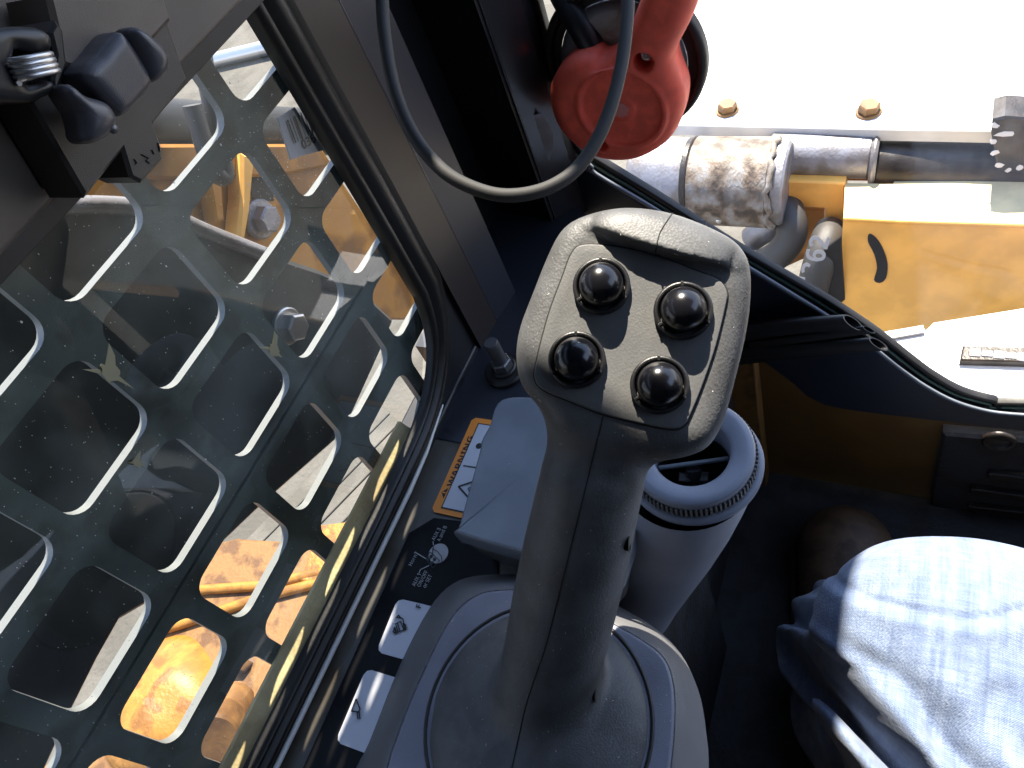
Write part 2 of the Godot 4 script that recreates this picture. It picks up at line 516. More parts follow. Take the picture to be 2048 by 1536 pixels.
const TN := 96
const TS := 0.0016
func outline_dist(p: Vector2) -> float:
	var q := p / TS + Vector2(TN / 2, TN / 2)
	var over := 0.0
	var r := q.clamp(Vector2.ZERO, Vector2(TN - 1.01, TN - 1.01))
	over = q.distance_to(r) * TS
	var i := int(r.x); var j := int(r.y)
	var f := r.x - i; var g := r.y - j
	var k := j * TN + i
	return lerpf(lerpf(table[k], table[k + 1], f), lerpf(table[k + TN], table[k + TN + 1], f), g) + over

var lip_a: Vector2
var lip_b: Vector2
func stick(p: Vector3) -> float:
	var d2 := outline_dist(Vector2(p.x, p.y))
	# head: the outline as a slab with round edges
	var r := 0.011
	var w := Vector2(d2 + r, absf(p.z + 0.014) - 0.014 + r)
	var d := minf(maxf(w.x, w.y), 0.0) + Vector2(maxf(w.x, 0.0), maxf(w.y, 0.0)).length() - r
	# brow: a raised lip above the buttons that falls away towards the top
	var L := lip_b - lip_a
	var len := L.length()
	var q := Vector2(p.x, p.y) - lip_a
	var s := q.dot(L) / len
	var t := q.dot(Vector2(L.y, -L.x)) / len          # above the lip
	var m := (s / len - 0.5) * 2.0
	var hgt := 0.0092 * sqrt(maxf(0.0, 1.0 - m * m)) - 0.001
	var bow := t + 0.0026 * (1.0 - m * m)
	var top := p.z - hgt * clampf(1.0 - maxf(bow, 0.0) / 0.027, -0.4, 1.0)
	var brow := smax(smax(smax(top * 0.92, -bow, 0.0016), d2 + 0.002, 0.009), -p.z - 0.012, 0.002)
	# grip
	var g := 1e9
	for b in bones: g = minf(g, cone(p, b[0], b[1], b[2], b[3]))
	d = smin(d, g, 0.014)
	d = smax(d, p.z, 0.004)
	d = smin(d, brow, 0.0025)
	# the rubber dome at its foot
	var f: Vector3 = foot_inv * p
	var rad := Vector2(f.x, f.z).length()
	var dome := Vector3(f.x / 0.0535, (f.y + 0.003) / 0.017, f.z / 0.0535).length() - 1.0
	dome *= 0.014
	d = smin(d, smax(dome, -f.y - 0.006, 0.002), 0.007)
	return d

var foot_inv: Transform3D
func joystick() -> void:
	FU = (CR - FN * CR.dot(FN)).normalized()
	FV = FN.cross(FU)
	if FV.dot(CU) > 0: FV = -FV
	FX = Transform3D(Basis(FU, FV, FN), FO)
	var o := []
	for p in [[1165, 428], [1245, 411], [1335, 420], [1420, 450], [1478, 484], [1503, 530], [1504, 600], [1494, 670], [1474, 755], [1450, 840], [1420, 892], [1378, 912], [1330, 918], [1230, 900], [1130, 870], [1085, 822], [1042, 772], [1029, 715], [1036, 655], [1062, 585], [1092, 510], [1122, 455]]:
		o.append(face_uv(p[0], p[1], -0.006))
	outline = PackedVector2Array(spline(o, 3, true))
	for j in TN:
		for i in TN: table.append(poly_dist(Vector2(i - TN / 2, j - TN / 2) * TS))
	lip_a = face_uv(1178, 449, 0.003)
	lip_b = face_uv(1462, 531, 0.003)
	var inv := FX.affine_inverse()
	var c := []
	for b in [[1203, 868, 0.297, 0.0195], [1183, 960, 0.297, 0.0205], [1153, 1100, 0.312, 0.0222], [1130, 1200, 0.324, 0.0226], [1104, 1320, 0.338, 0.0224], [1085, 1395, 0.348, 0.0222]]:
		c.append([inv * at(b[0], b[1], b[2]), b[3]])
	for i in c.size() - 1: bones.append([c[i][0], c[i + 1][0], c[i][1], c[i + 1][1]])
	var foot := on_y(1070, 1440, -0.355)
	foot_inv = Transform3D(Basis(), foot).affine_inverse() * FX
	var j := thing("joystick", "black joystick with four round buttons standing on the grey armrest pod", "joystick", foot)
	var mb := MB.new()
	mb.field(stick, Vector3(-0.10, -0.055, -0.235), Vector3(0.10, 0.20, 0.016), 0.0016, FX)
	lint(part("grip", mb, M.grip, j), 1100, 4, 0.00013, M.speck)
	# face plate, its rim a dark joint
	var rim := []
	for p in [[1167, 488], [1231, 492], [1312, 509], [1390, 539], [1437, 558], [1455, 582], [1452, 614], [1431, 698], [1404, 776], [1383, 827], [1370, 850], [1346, 859], [1288, 849], [1207, 829], [1140, 803], [1085, 779], [1068, 756], [1072, 722], [1096, 630], [1123, 556], [1143, 505]]: rim.append(face_px(p[0], p[1]))
	rim = spline(rim, 4, true)
	var s := MB.new()
	var seam := []
	for p in rim:
		var q: Vector3 = p + FN * 0.006
		for k in 40: q -= FN * stick(inv * q) * 0.8
		seam.append(q)
	s.tube(seam, 0.00042, 6, false, true)
	var mid := Vector3.ZERO
	for p in rim: mid += p
	mid /= rim.size()
	var pl := MB.new()
	var rows := []
	for k in [[1.0, -0.002], [0.992, 0.0001], [0.98, 0.0004], [0.9, 0.0005]]:
		rows.append(rim.map(func(p): return mid + (p - mid) * k[0] + FN * k[1]))
	pl.grid(rows, true)
	pl.cap(rows[-1], FN)
	var fp := part("face_plate", pl, M.plate, j)
	part("plate_joint", s, M.seam, fp)
	for p in [[1203, 573], [1366, 622], [1154, 720], [1319, 770]]:
		var b := face_px(p[0], p[1], 0.001)
		var cm := MB.new()
		cm.lathe([Vector2(0.0104, -0.003), Vector2(0.0104, 0.0014), Vector2(0.0101, 0.0021), Vector2(0.0094, 0.0023), Vector2(0.0088, 0.002), Vector2(0.0086, 0.0012), Vector2(0.0083, -0.0012), Vector2(0, -0.0012)], b, FN, 48)
		for k in 3:
			var f := TAU * (k / 3.0 + 0.08)
			cm.rbox(b + (FU * cos(f) + FV * sin(f)) * 0.0094 + FN * 0.0022, FU * cos(f) + FV * sin(f), FV * cos(f) - FU * sin(f), FN, Vector3(0.0009, 0.0005, 0.0004), 0.0002, 1)
		var cp := part("button", cm, M.collar, j)
		var dm := MB.new()
		var prof := [Vector2(0.0079, -0.0012), Vector2(0.0080, 0.0026)]
		for k in 11:
			var f := PI / 2 * k / 10.0
			prof.append(Vector2(0.0080 * cos(f), 0.0032 + 0.0074 * sin(f)))
		dm.lathe(prof, b, FN, 48)
		lint(part("dome", dm, M.dome, cp), 60, 11 + int(p[0]), 0.00009, M.speck)
	# mould seams, laid on the surface
	for l in [[[1347, 424], [1338, 436], [1322, 461], [1315, 482], [1311, 506]], [[1206, 833], [1200, 860], [1192, 888], [1175, 960], [1150, 1060], [1120, 1180], [1092, 1290], [1068, 1360], [1052, 1410], [1038, 1470], [1024, 1536], [1016, 1570]]]:
		var pts := []
		for q in spline(l.map(func(p): return Vector2(p[0], p[1])), 5):
			var dir := ray(q.x, q.y)
			var t := 0.2
			for k in 60:
				var d := stick(inv * (dir * t))
				if absf(d) < 0.0001: break
				t += d * 0.8
			pts.append(dir * t)
		var q := MB.new()
		q.tube(pts, 0.00024, 5)
		part("mould_seam", q, M.seam, j)
	# screw holes on the right of the grip
	for p in [[1256, 1085, 0.307, 0.0042], [1189, 1388, 0.333, 0.0032]]:
		var dir := ray(p[0], p[1])
		var t := 0.25
		for k in 80: t += maxf(stick(inv * (dir * t)) * 0.7, 0.00002)
		var hit := dir * minf(t, p[2])
		var nn := (CR * 0.9 - CF * 0.25).normalized()
		var sm := MB.new()
		sm.lathe([Vector2(p[3], 0.0006), Vector2(p[3] * 0.8, 0.0009), Vector2(p[3] * 0.72, -0.003), Vector2(p[3] * 0.72, -0.003), Vector2(0, -0.003)], hit, nn, 20)
		var so := part("screw_hole", sm, M.seam, j)
		var sc := MB.new()
		disc(sc, hit - nn * 0.003, nn, p[3] * 0.55, 0.001, 12)
		part("screw", sc, M.steel, so)

# ---------------------------------------------------------------- pod, box, vent
func ring_y(l: Array, y: float, per := 4) -> Array: return spline(trace_y(l, y), per, true)

func pod() -> void:
	var base := [[700, 1570], [738, 1485], [800, 1330], [858, 1218], [905, 1168], [965, 1150], [1060, 1152], [1150, 1172], [1240, 1214], [1310, 1256], [1362, 1308], [1396, 1380], [1411, 1460], [1416, 1560], [1400, 1900], [1000, 2050], [600, 1900]]
	var top := [[768, 1570], [800, 1455], [850, 1335], [902, 1236], [950, 1192], [1000, 1180], [1070, 1182], [1145, 1205], [1225, 1246], [1290, 1283], [1330, 1318], [1348, 1370], [1350, 1450], [1340, 1560], [1310, 1800], [1000, 1930], [760, 1800]]
	var a := ring_y(base, -0.398)
	var b := ring_y(top, -0.3555)
	var t := thing("joystick_pod", "grey moulded armrest pod with a sloping rim under the joystick", "armrest pod", on_y(1070, 1440, -0.40))
	var side := MB.new()
	var rows := []
	for k in [[1.0, -0.06], [1.0, 0.0], [0.8, 0.24], [0.55, 0.52], [0.3, 0.78], [0.12, 0.94], [0.03, 0.995], [0.0, 1.0]]:
		var row := []
		for i in a.size():
			var p: Vector3 = b[i].lerp(a[i], k[0])
			p.y = lerpf(-0.398, -0.3555, k[1])
			row.append(p)
		rows.append(row)
	side.grid(rows, true)
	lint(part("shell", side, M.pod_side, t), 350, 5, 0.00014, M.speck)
	var tp := MB.new()
	var c := on_y(1070, 1440, -0.3555)
	var rr := []
	for k in [[1.0, -0.0015], [0.992, 0.0004], [0.97, 0.0009], [0.9, 0.001]]: rr.append(b.map(func(p): return c + (p - c) * k[0] + Vector3(0, k[1], 0)))
	tp.grid(rr, true)
	tp.cap(rr[-1], Vector3.UP)
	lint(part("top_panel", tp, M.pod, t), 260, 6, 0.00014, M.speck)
	var g := MB.new()
	var gr := []
	for k in 64: gr.append(c + Vector3(cos(TAU * k / 64) * 0.0545, 0.0006, sin(TAU * k / 64) * 0.0545))
	g.tube(gr, 0.0011, 8, false, true)
	part("gaiter_ring", g, M.rubber, t)

func storage_box() -> void:
	var t := thing("storage_box", "blue grey lidded box behind the joystick next to the warning label", "box", on_y(1050, 1000, -0.40))
	var l := trace_y([[1004, 797], [1100, 794], [1290, 800], [1240, 1150], [1120, 1122], [1045, 1104], [916, 1066], [918, 1048], [957, 905], [962, 880], [978, 850]], -0.352)
	var s := spline(l, 5, true)
	var mb := MB.new()
	var m := on_y(1080, 960, -0.352)
	var rows := []
	for k in [[0.985, -0.016], [1.0, -0.014], [1.005, -0.005], [1.0, -0.0016], [0.985, -0.0003], [0.96, 0.0]]: rows.append(s.map(func(p): return m + (p - m) * k[0] + Vector3(0, k[1], 0)))
	mb.grid(rows, true)
	mb.cap(rows[-1], Vector3.UP)
	lint(part("lid", mb, M.lid, t), 250, 7, 0.00014, M.speck)
	var bd := MB.new()
	var rr := []
	for k in [[0.97, -0.012], [0.95, -0.02], [0.86, -0.0478]]: rr.append(s.map(func(p): return m + (p - m) * k[0] + Vector3(0, k[1], 0)))
	bd.grid(rr, true)
	part("body", bd, M.box, t)

func vent() -> void:
	var c := on_y(1383, 908, -0.335)
	var low := on_y(1265, 1212, -0.47)
	var ax := (c - low).normalized()
	var t := thing("air_vent", "blue grey round air vent with a ribbed ring beside the joystick", "air vent", low)
	var up := Vector3(0.04, 1, 0.03).normalized()
	var R := 0.0352
	# bulb housing: circles that follow a leaning axis
	var mb := MB.new()
	var rows := []
	for k in [[0.0, 0.025], [0.12, 0.0262], [0.3, 0.0292], [0.5, 0.0328], [0.68, 0.0350], [0.82, 0.0357], [0.9, 0.0356], [0.925, 0.0352]]:
		var o := low.lerp(c, k[0])
		var a := ax.lerp(up, k[0]).normalized()
		var s := a.cross(Vector3.FORWARD).normalized()
		var w := a.cross(s)
		var row := []
		for q in 48: row.append(o + (s * cos(TAU * q / 48) + w * sin(TAU * q / 48)) * k[1])
		rows.append(row)
	mb.grid(rows, true)
	mb.lathe([Vector2(0.0352, -0.0095), Vector2(0.0347, -0.0075), Vector2(0.033, -0.0068), Vector2(0.031, -0.0068)], c, up, 64)
	lint(part("housing", mb, M.vent, t), 350, 8, 0.00014, M.speck)
	var cr := c + up * 0.004
	var rg := MB.new()
	rg.lathe([Vector2(0.0312, -0.0095), Vector2(0.0312, -0.001), Vector2(0.0302, 0.0006), Vector2(0.027, 0.0016), Vector2(0.0215, 0.0004), Vector2(0.0198, -0.0008), Vector2(0.0191, -0.0022), Vector2(0.0189, -0.006), Vector2(0.0189, -0.03)], cr, up, 64)
	var ring := part("ring", rg, M.vent, t)
	var dk := MB.new()
	dk.lathe([Vector2(0.0316, -0.0098), Vector2(0.0316, -0.0032)], cr, up, 64)
	var s := up.cross(Vector3.FORWARD).normalized()
	var w := up.cross(s)
	part("ring_groove", dk, M.seam, ring)
	for q in 84:
		var f := TAU * q / 84
		var d := s * cos(f) + w * sin(f)
		if d.dot(-CF * Vector3(1, 0, 1)) < -0.2: continue
		var kn := MB.new()
		kn.rbox(cr + d * 0.0318 - up * 0.0064, d, up, d.cross(up), Vector3(0.0007, 0.0032, 0.0006), 0.0003, 1)
		part("rib", kn, M.pod_side, ring)
	var ln := MB.new()
	ln.lathe([Vector2(0.019, -0.0028), Vector2(0.0192, -0.0034), Vector2(0.019, -0.004)], c, up, 48)
	part("ring_joint", ln, M.seam, ring)
	var inn := MB.new()
	inn.lathe([Vector2(0.0187, -0.014), Vector2(0.0187, -0.04), Vector2(0, -0.042)], c, up, 32)
	part("throat", inn, M.cavity, t)
	var vn := MB.new()
	vn.rbox(c - up * 0.010 - w * 0.0 + (FV * -0.004), CR - up * CR.dot(up), up, up.cross(CR), Vector3(0.018, 0.0012, 0.0011), 0.0008)
	part("vane", vn, M.lid, t)
	var st := MB.new()
	var v2 := (CU - up * CU.dot(up)).normalized()
	st.tube([c - up * 0.012 - v2 * 0.002, c - up * 0.026 - v2 * 0.011], [0.0042, 0.0026], 8)
	st.rbox(c - up * 0.016 - v2 * 0.005, CR, up, v2, Vector3(0.008, 0.001, 0.003), 0.0008)
	part("vane_hub", st, M.black, t)

func stud() -> void:
	var b := on_y(1012, 744, -0.399)
	var t := thing("mounting_stud", "short grey threaded stud on a wide black washer left of the joystick head", "stud", b)
	var w := MB.new()
	disc(w, b, Vector3.UP, 0.0150, 0.004, 32)
	disc(w, b + Vector3(0, 0.004, 0), Vector3.UP, 0.0095, 0.003, 32)
	part("washer", w, M.rubber, t)
	var n := MB.new()
	hexagon(n, b + Vector3(0, 0.007, 0), Vector3.UP, 0.0078, 0.007)
	part("nut", n, M.stud, t)
	var s := MB.new()
	var prof := [Vector2(0.0052, 0.012)]
	for k in 14:
		prof.append(Vector2(0.0052, 0.014 + k * 0.0013)); prof.append(Vector2(0.0048, 0.01465 + k * 0.0013))
	prof.append_array([Vector2(0.0050, 0.033), Vector2(0.0046, 0.034), Vector2(0.0046, 0.034), Vector2(0.0, 0.034)])
	s.lathe(prof, b, Vector3.UP, 24)
	part("thread", s, M.stud, t)

# ---------------------------------------------------------------- the cab
func sweep(mb: MB, path: Array, out: Vector3, profile: Array, wide = null) -> void:
	var rows := []
	for i in path.size():
		var t: Vector3 = (path[mini(i + 1, path.size() - 1)] - path[maxi(i - 1, 0)]).normalized()
		var s := t.cross(out).normalized()
		var row := []
		var k: float = wide.call(path[i]) if wide != null else 1.0
		for p in profile: row.append(path[i] + s * p.x * k + out * p.y * sqrt(k))
		rows.append(row)
	mb.grid(rows, false)

func wall(pts: Array, e: Vector3, b := 0.0) -> MB:
	var mb := MB.new()
	mb.prism(pts, e, b)
	return mb

func slab(lo: Vector3, hi: Vector3, r := 0.002) -> MB:
	var mb := MB.new()
	mb.rbox((lo + hi) / 2, Vector3.RIGHT, Vector3.UP, Vector3.BACK, (hi - lo) / 2, r, 1)
	return mb

func cab() -> void:
	var t := thing("loader_cab", "black painted loader cab interior with side console, corner post and front panel", "loader cab", Vector3(0, -0.86, 0))
	part("roof", slab(Vector3(-0.36, 0.45, -0.512), Vector3(0.68, 0.49, 0.85)), M.black, t)
	part("added_shade_panel", slab(Vector3(-0.345, 0.45, -1.0), Vector3(-0.168, 0.46, -0.585)), M.black, t)  # unseen panel added to cast shade on the knee and vent
	part("rear_wall", slab(Vector3(-0.40, -0.86, 0.85), Vector3(0.68, 0.45, 0.88)), M.liner, t)
	part("side_wall", slab(Vector3(0.62, -0.86, -0.45), Vector3(0.65, -0.02, 0.85)), M.bluepaint, t)
	part("side_wall", slab(Vector3(0.62, -0.02, 0.0), Vector3(0.65, 0.45, 0.85)), M.liner, t)
	part("side_wall", slab(Vector3(-0.33, -0.86, 0.32), Vector3(-0.285, 0.45, 0.85)), M.liner, t)
	part("floor", slab(Vector3(-0.30, -0.88, -0.476), Vector3(0.62, -0.86, 0.85)), M.floor, t)
	# console: deck, its side towards the foot well, the wall under the window
	var edge := trace_y([[1118, 392], [1160, 418], [1290, 560], [1345, 720]], -0.40)
	var turn := Vector3(-0.2795, -0.40, -0.205)
	var dk := part("console_deck", wall([turn, Vector3(-0.128, -0.40, -0.205), Vector3(-0.128, -0.40, 0.32), Vector3(-0.2795, -0.40, 0.32)], Vector3(0, -0.02, 0)), M.deck, t)
	part("deck_front", wall([Vector3(-0.2795, -0.3992, -0.28), Vector3(-0.335, -0.3992, -0.28), Vector3(-0.335, -0.3992, -0.4535), edge[0], edge[1], edge[2], edge[3], Vector3(-0.128, -0.3992, -0.204), Vector3(-0.2795, -0.3992, -0.204)], Vector3(0, -0.02, 0)), M.bluepaint, t)
	part("console_side", slab(Vector3(-0.15, -0.86, -0.25), Vector3(-0.129, -0.421, 0.32)), M.floor, t)
	part("added_sun_block", slab(Vector3(-0.31, 0.08, -0.26), Vector3(-0.27, 0.45, 0.32)), M.black, t)  # unseen slab added to keep sun streaks off the deck
	var gs := []
	for p in [[-0.286, -0.25], [-0.286, -0.41], [-0.16, -0.41], [-0.16, -0.393], [-0.185, -0.391], [-0.214, -0.387], [-0.238, -0.377], [-0.258, -0.358], [-0.2705, -0.332], [-0.2755, -0.29], [-0.2755, -0.25]]: gs.append(Vector3(-0.2822, p[1], p[0]))
	part("corner_panel", wall(gs, Vector3(-0.012, 0, 0)), M.black, t)
	part("console_foot", slab(Vector3(-0.15, -0.86, -0.10), Vector3(-0.122, -0.47, -0.02)), M.yellow, t)
	part("window_sill", slab(Vector3(-0.31, -0.86, -0.285), Vector3(-0.2795, -0.394, 0.32)), M.black, t)
	decals(dk, t)
	# corner post, strip by strip
	var plan := [Vector2(-0.278, -0.2855), Vector2(-0.276, -0.313), Vector2(-0.272, -0.343), Vector2(-0.325, -0.36), Vector2(-0.325, -0.44), Vector2(-0.268, -0.426), Vector2(-0.2495, -0.446), Vector2(-0.2455, -0.4525)]
	var ms := ["pillar", "bluepaint", "cavity", "cavity", "cavity", "gloss", "black"]
	for i in 7:
		var a: Vector2 = plan[i]
		var b: Vector2 = plan[i + 1]
		var o := Vector3(b.y - a.y, 0, a.x - b.x).normalized() * 0.004
		if o.x > 0: o = -o
		part("corner_post", wall([Vector3(a.x, -0.41, a.y), Vector3(b.x, -0.41, b.y), Vector3(b.x, 0.45, b.y), Vector3(a.x, 0.45, a.y)], o), M[ms[i]], t)
	var crease := MB.new()
	crease.tube([Vector3(-0.2765, -0.40, -0.3128), Vector3(-0.2765, 0.45, -0.3128)], 0.0008, 6)
	crease.tube([Vector3(-0.2675, -0.40, -0.4255), Vector3(-0.2675, 0.45, -0.4255)], 0.0009, 6)
	part("post_edge", crease, M.gloss, t)
	# worn bare patch on the glossy edge of the post
	var worn := trace_z([[1062, 232], [1083, 226], [1105, 262], [1108, 300], [1098, 322], [1086, 318], [1072, 270]], -0.4338)
	part("worn_patch", wall(worn, Vector3(-0.0006, 0, -0.0006)), M.greymetal, t)
	# front panel under the windscreen
	var fp := trace_z([[1105, 330], [1165, 336], [1192, 350], [1300, 420], [1450, 512], [1560, 578], [1655, 634], [1745, 696], [1800, 740], [1850, 775], [1910, 806], [1980, 826], [2050, 834], [2950, 834], [2950, 880], [2048, 864], [1900, 846], [1750, 828], [1690, 820], [1648, 811], [1612, 793], [1585, 768], [1555, 745], [1520, 720], [1480, 690], [1400, 640], [1250, 560], [1150, 540]], -0.447)
	part("front_panel", wall(fp, Vector3(0, 0, -0.012), 0.0012), M.bluepaint, t)
	var fw: Array = trace_z([[1320, 480], [1450, 545], [1550, 600], [1650, 654], [1745, 714], [1850, 790], [1950, 823], [2060, 839], [2950, 845]], -0.478)
	fw.append_array([Vector3(0.62, fw[-1].y, -0.478), Vector3(0.62, -0.88, -0.478), Vector3(-0.30, -0.88, -0.478), Vector3(-0.30, fw[0].y - 0.02, -0.478)])
	part("front_wall", wall(fw, Vector3(0, 0, -0.02)), M.wellshade, t)
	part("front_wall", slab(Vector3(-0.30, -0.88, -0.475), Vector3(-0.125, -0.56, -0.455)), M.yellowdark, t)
	part("console_side", slab(Vector3(-0.17, -0.86, -0.455), Vector3(-0.15, -0.424, -0.24)), M.floor, t)
	var br := MB.new()
	var rc := on_z(1484, 738, -0.485)
	var rp := []
	for k in 32: rp.append(rc + Vector3(cos(TAU * k / 32) * 0.016, sin(TAU * k / 32) * 0.016, 0.012))
	br.tube(rp, 0.0035, 8, false, true)
	br.rbox(rc + Vector3(0, 0.004, 0.004), Vector3(1, 0.6, 0), Vector3.UP, Vector3.BACK, Vector3(0.012, 0.004, 0.006), 0.002)
	part("bracket_ring", br, M.yellow, t)

func decals(deck: MeshInstance3D, t: Node3D) -> void:
	var Y := -0.3985
	var west := Vector3.LEFT
	var f := func(x, y): return on_y(x, y, Y + 0.0006)
	# the black sheet
	var sheet := trace_y([[606, 1536], [818, 1066], [868, 1036], [990, 1050], [1000, 1200], [900, 1600], [575, 1600]], Y - 0.0002)
	part("control_decal", wall(sheet.map(func(p): return p + Vector3(0, 0.0001, 0)), Vector3(0, -0.0004, 0)), M.decal, t)
	# orange warning label
	var a := on_y(862, 1023, Y)
	var b := on_y(946, 835, Y)
	var fw := (b - a).normalized()
	var rt := Vector3(-fw.z, 0, fw.x)
	var L := a.distance_to(b)
	var P := func(s: float, w: float, h: float) -> Vector3: return a + fw * s + rt * w + Vector3(0, h, 0)
	var q := 0.0025
	var wl := part("warning_label", wall([P.call(q, 0, 0.0003), P.call(L - q, 0, 0.0003), P.call(L, q, 0.0003), P.call(L, 0.062, 0.0003), P.call(0, 0.062, 0.0003), P.call(0, q, 0.0003)], Vector3(0, -0.0003, 0)), M.orange, t)
	var inn := a.distance_to(on_y(884, 1021, Y)) * 0.92
	part("border", wall([P.call(0.0035, inn - 0.001, 0.0006), P.call(L - 0.004, inn - 0.001, 0.0006), P.call(L - 0.004, 0.06, 0.0006), P.call(0.0035, 0.06, 0.0006)], Vector3(0, -0.0002, 0)), M.ink, wl)
	part("panel", wall([P.call(0.0045, inn, 0.0009), P.call(L - 0.005, inn, 0.0009), P.call(L - 0.005, 0.059, 0.0009), P.call(0.0045, 0.059, 0.0009)], Vector3(0, -0.0002, 0)), M.white, wl)
	lettering("WARNING", P.call(L * 0.27, inn * 0.76, 0.0005), P.call(L * 0.80, inn * 0.76, 0.0005), west, inn * 0.60, M.ink, wl)
	var g := MB.new()
	g.prism([P.call(L * 0.14, inn * 0.72, 0.0005), P.call(L * 0.25, inn * 0.72, 0.0005), P.call(L * 0.195, inn * 0.22, 0.0005)], Vector3(0, -0.0001, 0))
	part("alert_triangle", g, M.ink, wl)
	var ex := MB.new()
	ribbon(ex, [P.call(L * 0.195, inn * 0.38, 0.0008), P.call(L * 0.195, inn * 0.56, 0.0008)], 0.0011, Vector3.UP)
	ribbon(ex, [P.call(L * 0.195, inn * 0.61, 0.0008), P.call(L * 0.195, inn * 0.66, 0.0008)], 0.0011, Vector3.UP)
	part("exclamation_mark", ex, M.orange, wl)
	var ln := MB.new()
	var h := func(x, y): return on_y(x, y, Y + 0.0013)
	ribbon(ln, [h.call(927, 931), h.call(975, 939)], 0.0009, Vector3.UP)
	ribbon(ln, [h.call(950, 962), h.call(917, 973), h.call(941, 1000)], 0.0013, Vector3.UP)
	ribbon(ln, [h.call(952, 972), h.call(936, 976), h.call(940, 988)], 0.0006, Vector3.UP)
	disc(ln, on_y(958, 892, Y + 0.0009), Vector3.UP, 0.0022, 0.0004, 16)
	part("pictogram", ln, M.ink, wl)
	# white printing on the black sheet
	var pr := MB.new()
	var cc := on_y(877, 1107, Y + 0.0001)
	disc(pr, cc, Vector3.UP, 0.0066, 0.0003, 28)
	var hp := func(x, y): return on_y(x, y, Y + 0.0004)
	ribbon(pr, [hp.call(831, 1104), hp.call(829, 1106)], 0.0007, Vector3.UP)
	ribbon(pr, [hp.call(831, 1105), hp.call(853, 1118)], 0.0006, Vector3.UP)
	ribbon(pr, [hp.call(838, 1146), hp.call(841, 1139), hp.call(858, 1131)], 0.0006, Vector3.UP)
	ribbon(pr, [hp.call(866, 1083), hp.call(867, 1090)], 0.0006, Vector3.UP)
	part("printed_joystick", pr, M.print, t)
	var ic := MB.new()
	ribbon(ic, [h.call(867, 1090), h.call(864, 1112)], 0.0006, Vector3.UP)
	ribbon(ic, [h.call(864, 1097), h.call(875, 1103), h.call(883, 1113), h.call(884, 1124)], 0.0005, Vector3.UP)
	ribbon(ic, [h.call(860, 1104), h.call(852, 1118), h.call(866, 1136), h.call(879, 1121), h.call(860, 1104)], 0.0005, Vector3.UP)
	for p in [[862, 1113], [857, 1119], [869, 1119], [864, 1126]]: disc(ic, on_y(p[0], p[1], Y + 0.0006), Vector3.UP, 0.0011, 0.0004, 12)
	part("printed_buttons", ic, M.ink, t)
	for w in [["AUX 3", 866, 1080, 879, 1056], ["A and B", 877, 1082, 891, 1052], ["Horn", 820, 1131, 831, 1110], ["AUX 1", 827, 1171, 839, 1147], ["ON/OFF", 837, 1173, 853, 1142], ["or SET", 848, 1175, 861, 1150]]:
		lettering(w[0], hp.call(w[1], w[2]), hp.call(w[3], w[4]), west, 0.0026, M.print, t, "lettering", false)
	# two white cards with icons
	for c in [[[753, 1304], [796, 1197]], [[671, 1484], [733, 1337]]]:
		var u := on_y(c[0][0], c[0][1], Y)
		var v := on_y(c[1][0], c[1][1], Y)
		var d := (v - u).normalized()
		var r := Vector3(-d.z, 0, d.x)
		var card := []
		for k in [[0.0, 0.05], [1.0, 0.05]]: card.append(u.lerp(v, k[0]) + r * k[1])
		var out := [card[0]]
		for k in 5:
			var an := PI / 2 * k / 4
			out.append(u + d * (0.004 - 0.004 * sin(an)) * 1.0 + r * (0.004 - 0.004 * cos(an)) + Vector3.ZERO)
		out = [card[0], u + r * 0.004, u + r * 0.0012 + d * 0.0012, u + d * 0.004, v - d * 0.004, v - d * 0.0012 + r * 0.0012, v + r * 0.004, card[1]]
		part("icon_card", wall(out.map(func(p): return p + Vector3(0, 0.0004, 0)), Vector3(0, -0.0003, 0)), M.white, t)
	var k1 := MB.new()
	for s in [[[791, 1247], [801, 1243], [808, 1260], [796, 1264], [791, 1247]], [[795, 1246], [800, 1262]], [[789, 1254], [786, 1263], [791, 1267], [796, 1265]], [[806, 1246], [811, 1250], [812, 1259], [807, 1260]], [[807, 1246], [806, 1238], [799, 1234]], [[797, 1230], [793, 1235], [801, 1236], [797, 1230]]]:
		ribbon(k1, s.map(func(p): return h.call(p[0], p[1])), 0.0007, Vector3.UP)
	ribbon(k1, [h.call(789, 1256), h.call(792, 1265)], 0.0014, Vector3.UP)
	ribbon(k1, [h.call(808, 1248), h.call(810, 1259)], 0.0014, Vector3.UP)
	part("loader_icon", k1, M.ink, t)
	var k2 := MB.new()
	for s in [[[712, 1398], [720, 1418], [717, 1424], [703, 1422], [712, 1398]], [[714, 1424], [716, 1438]], [[718, 1422], [720, 1438]]]:
		ribbon(k2, s.map(func(p): return h.call(p[0], p[1])), 0.0008, Vector3.UP)
	part("bucket_icon", k2, M.ink, t)
	lettering("F", h.call(836, 1216), h.call(839, 1209), west, 0.0035, M.ink, t)

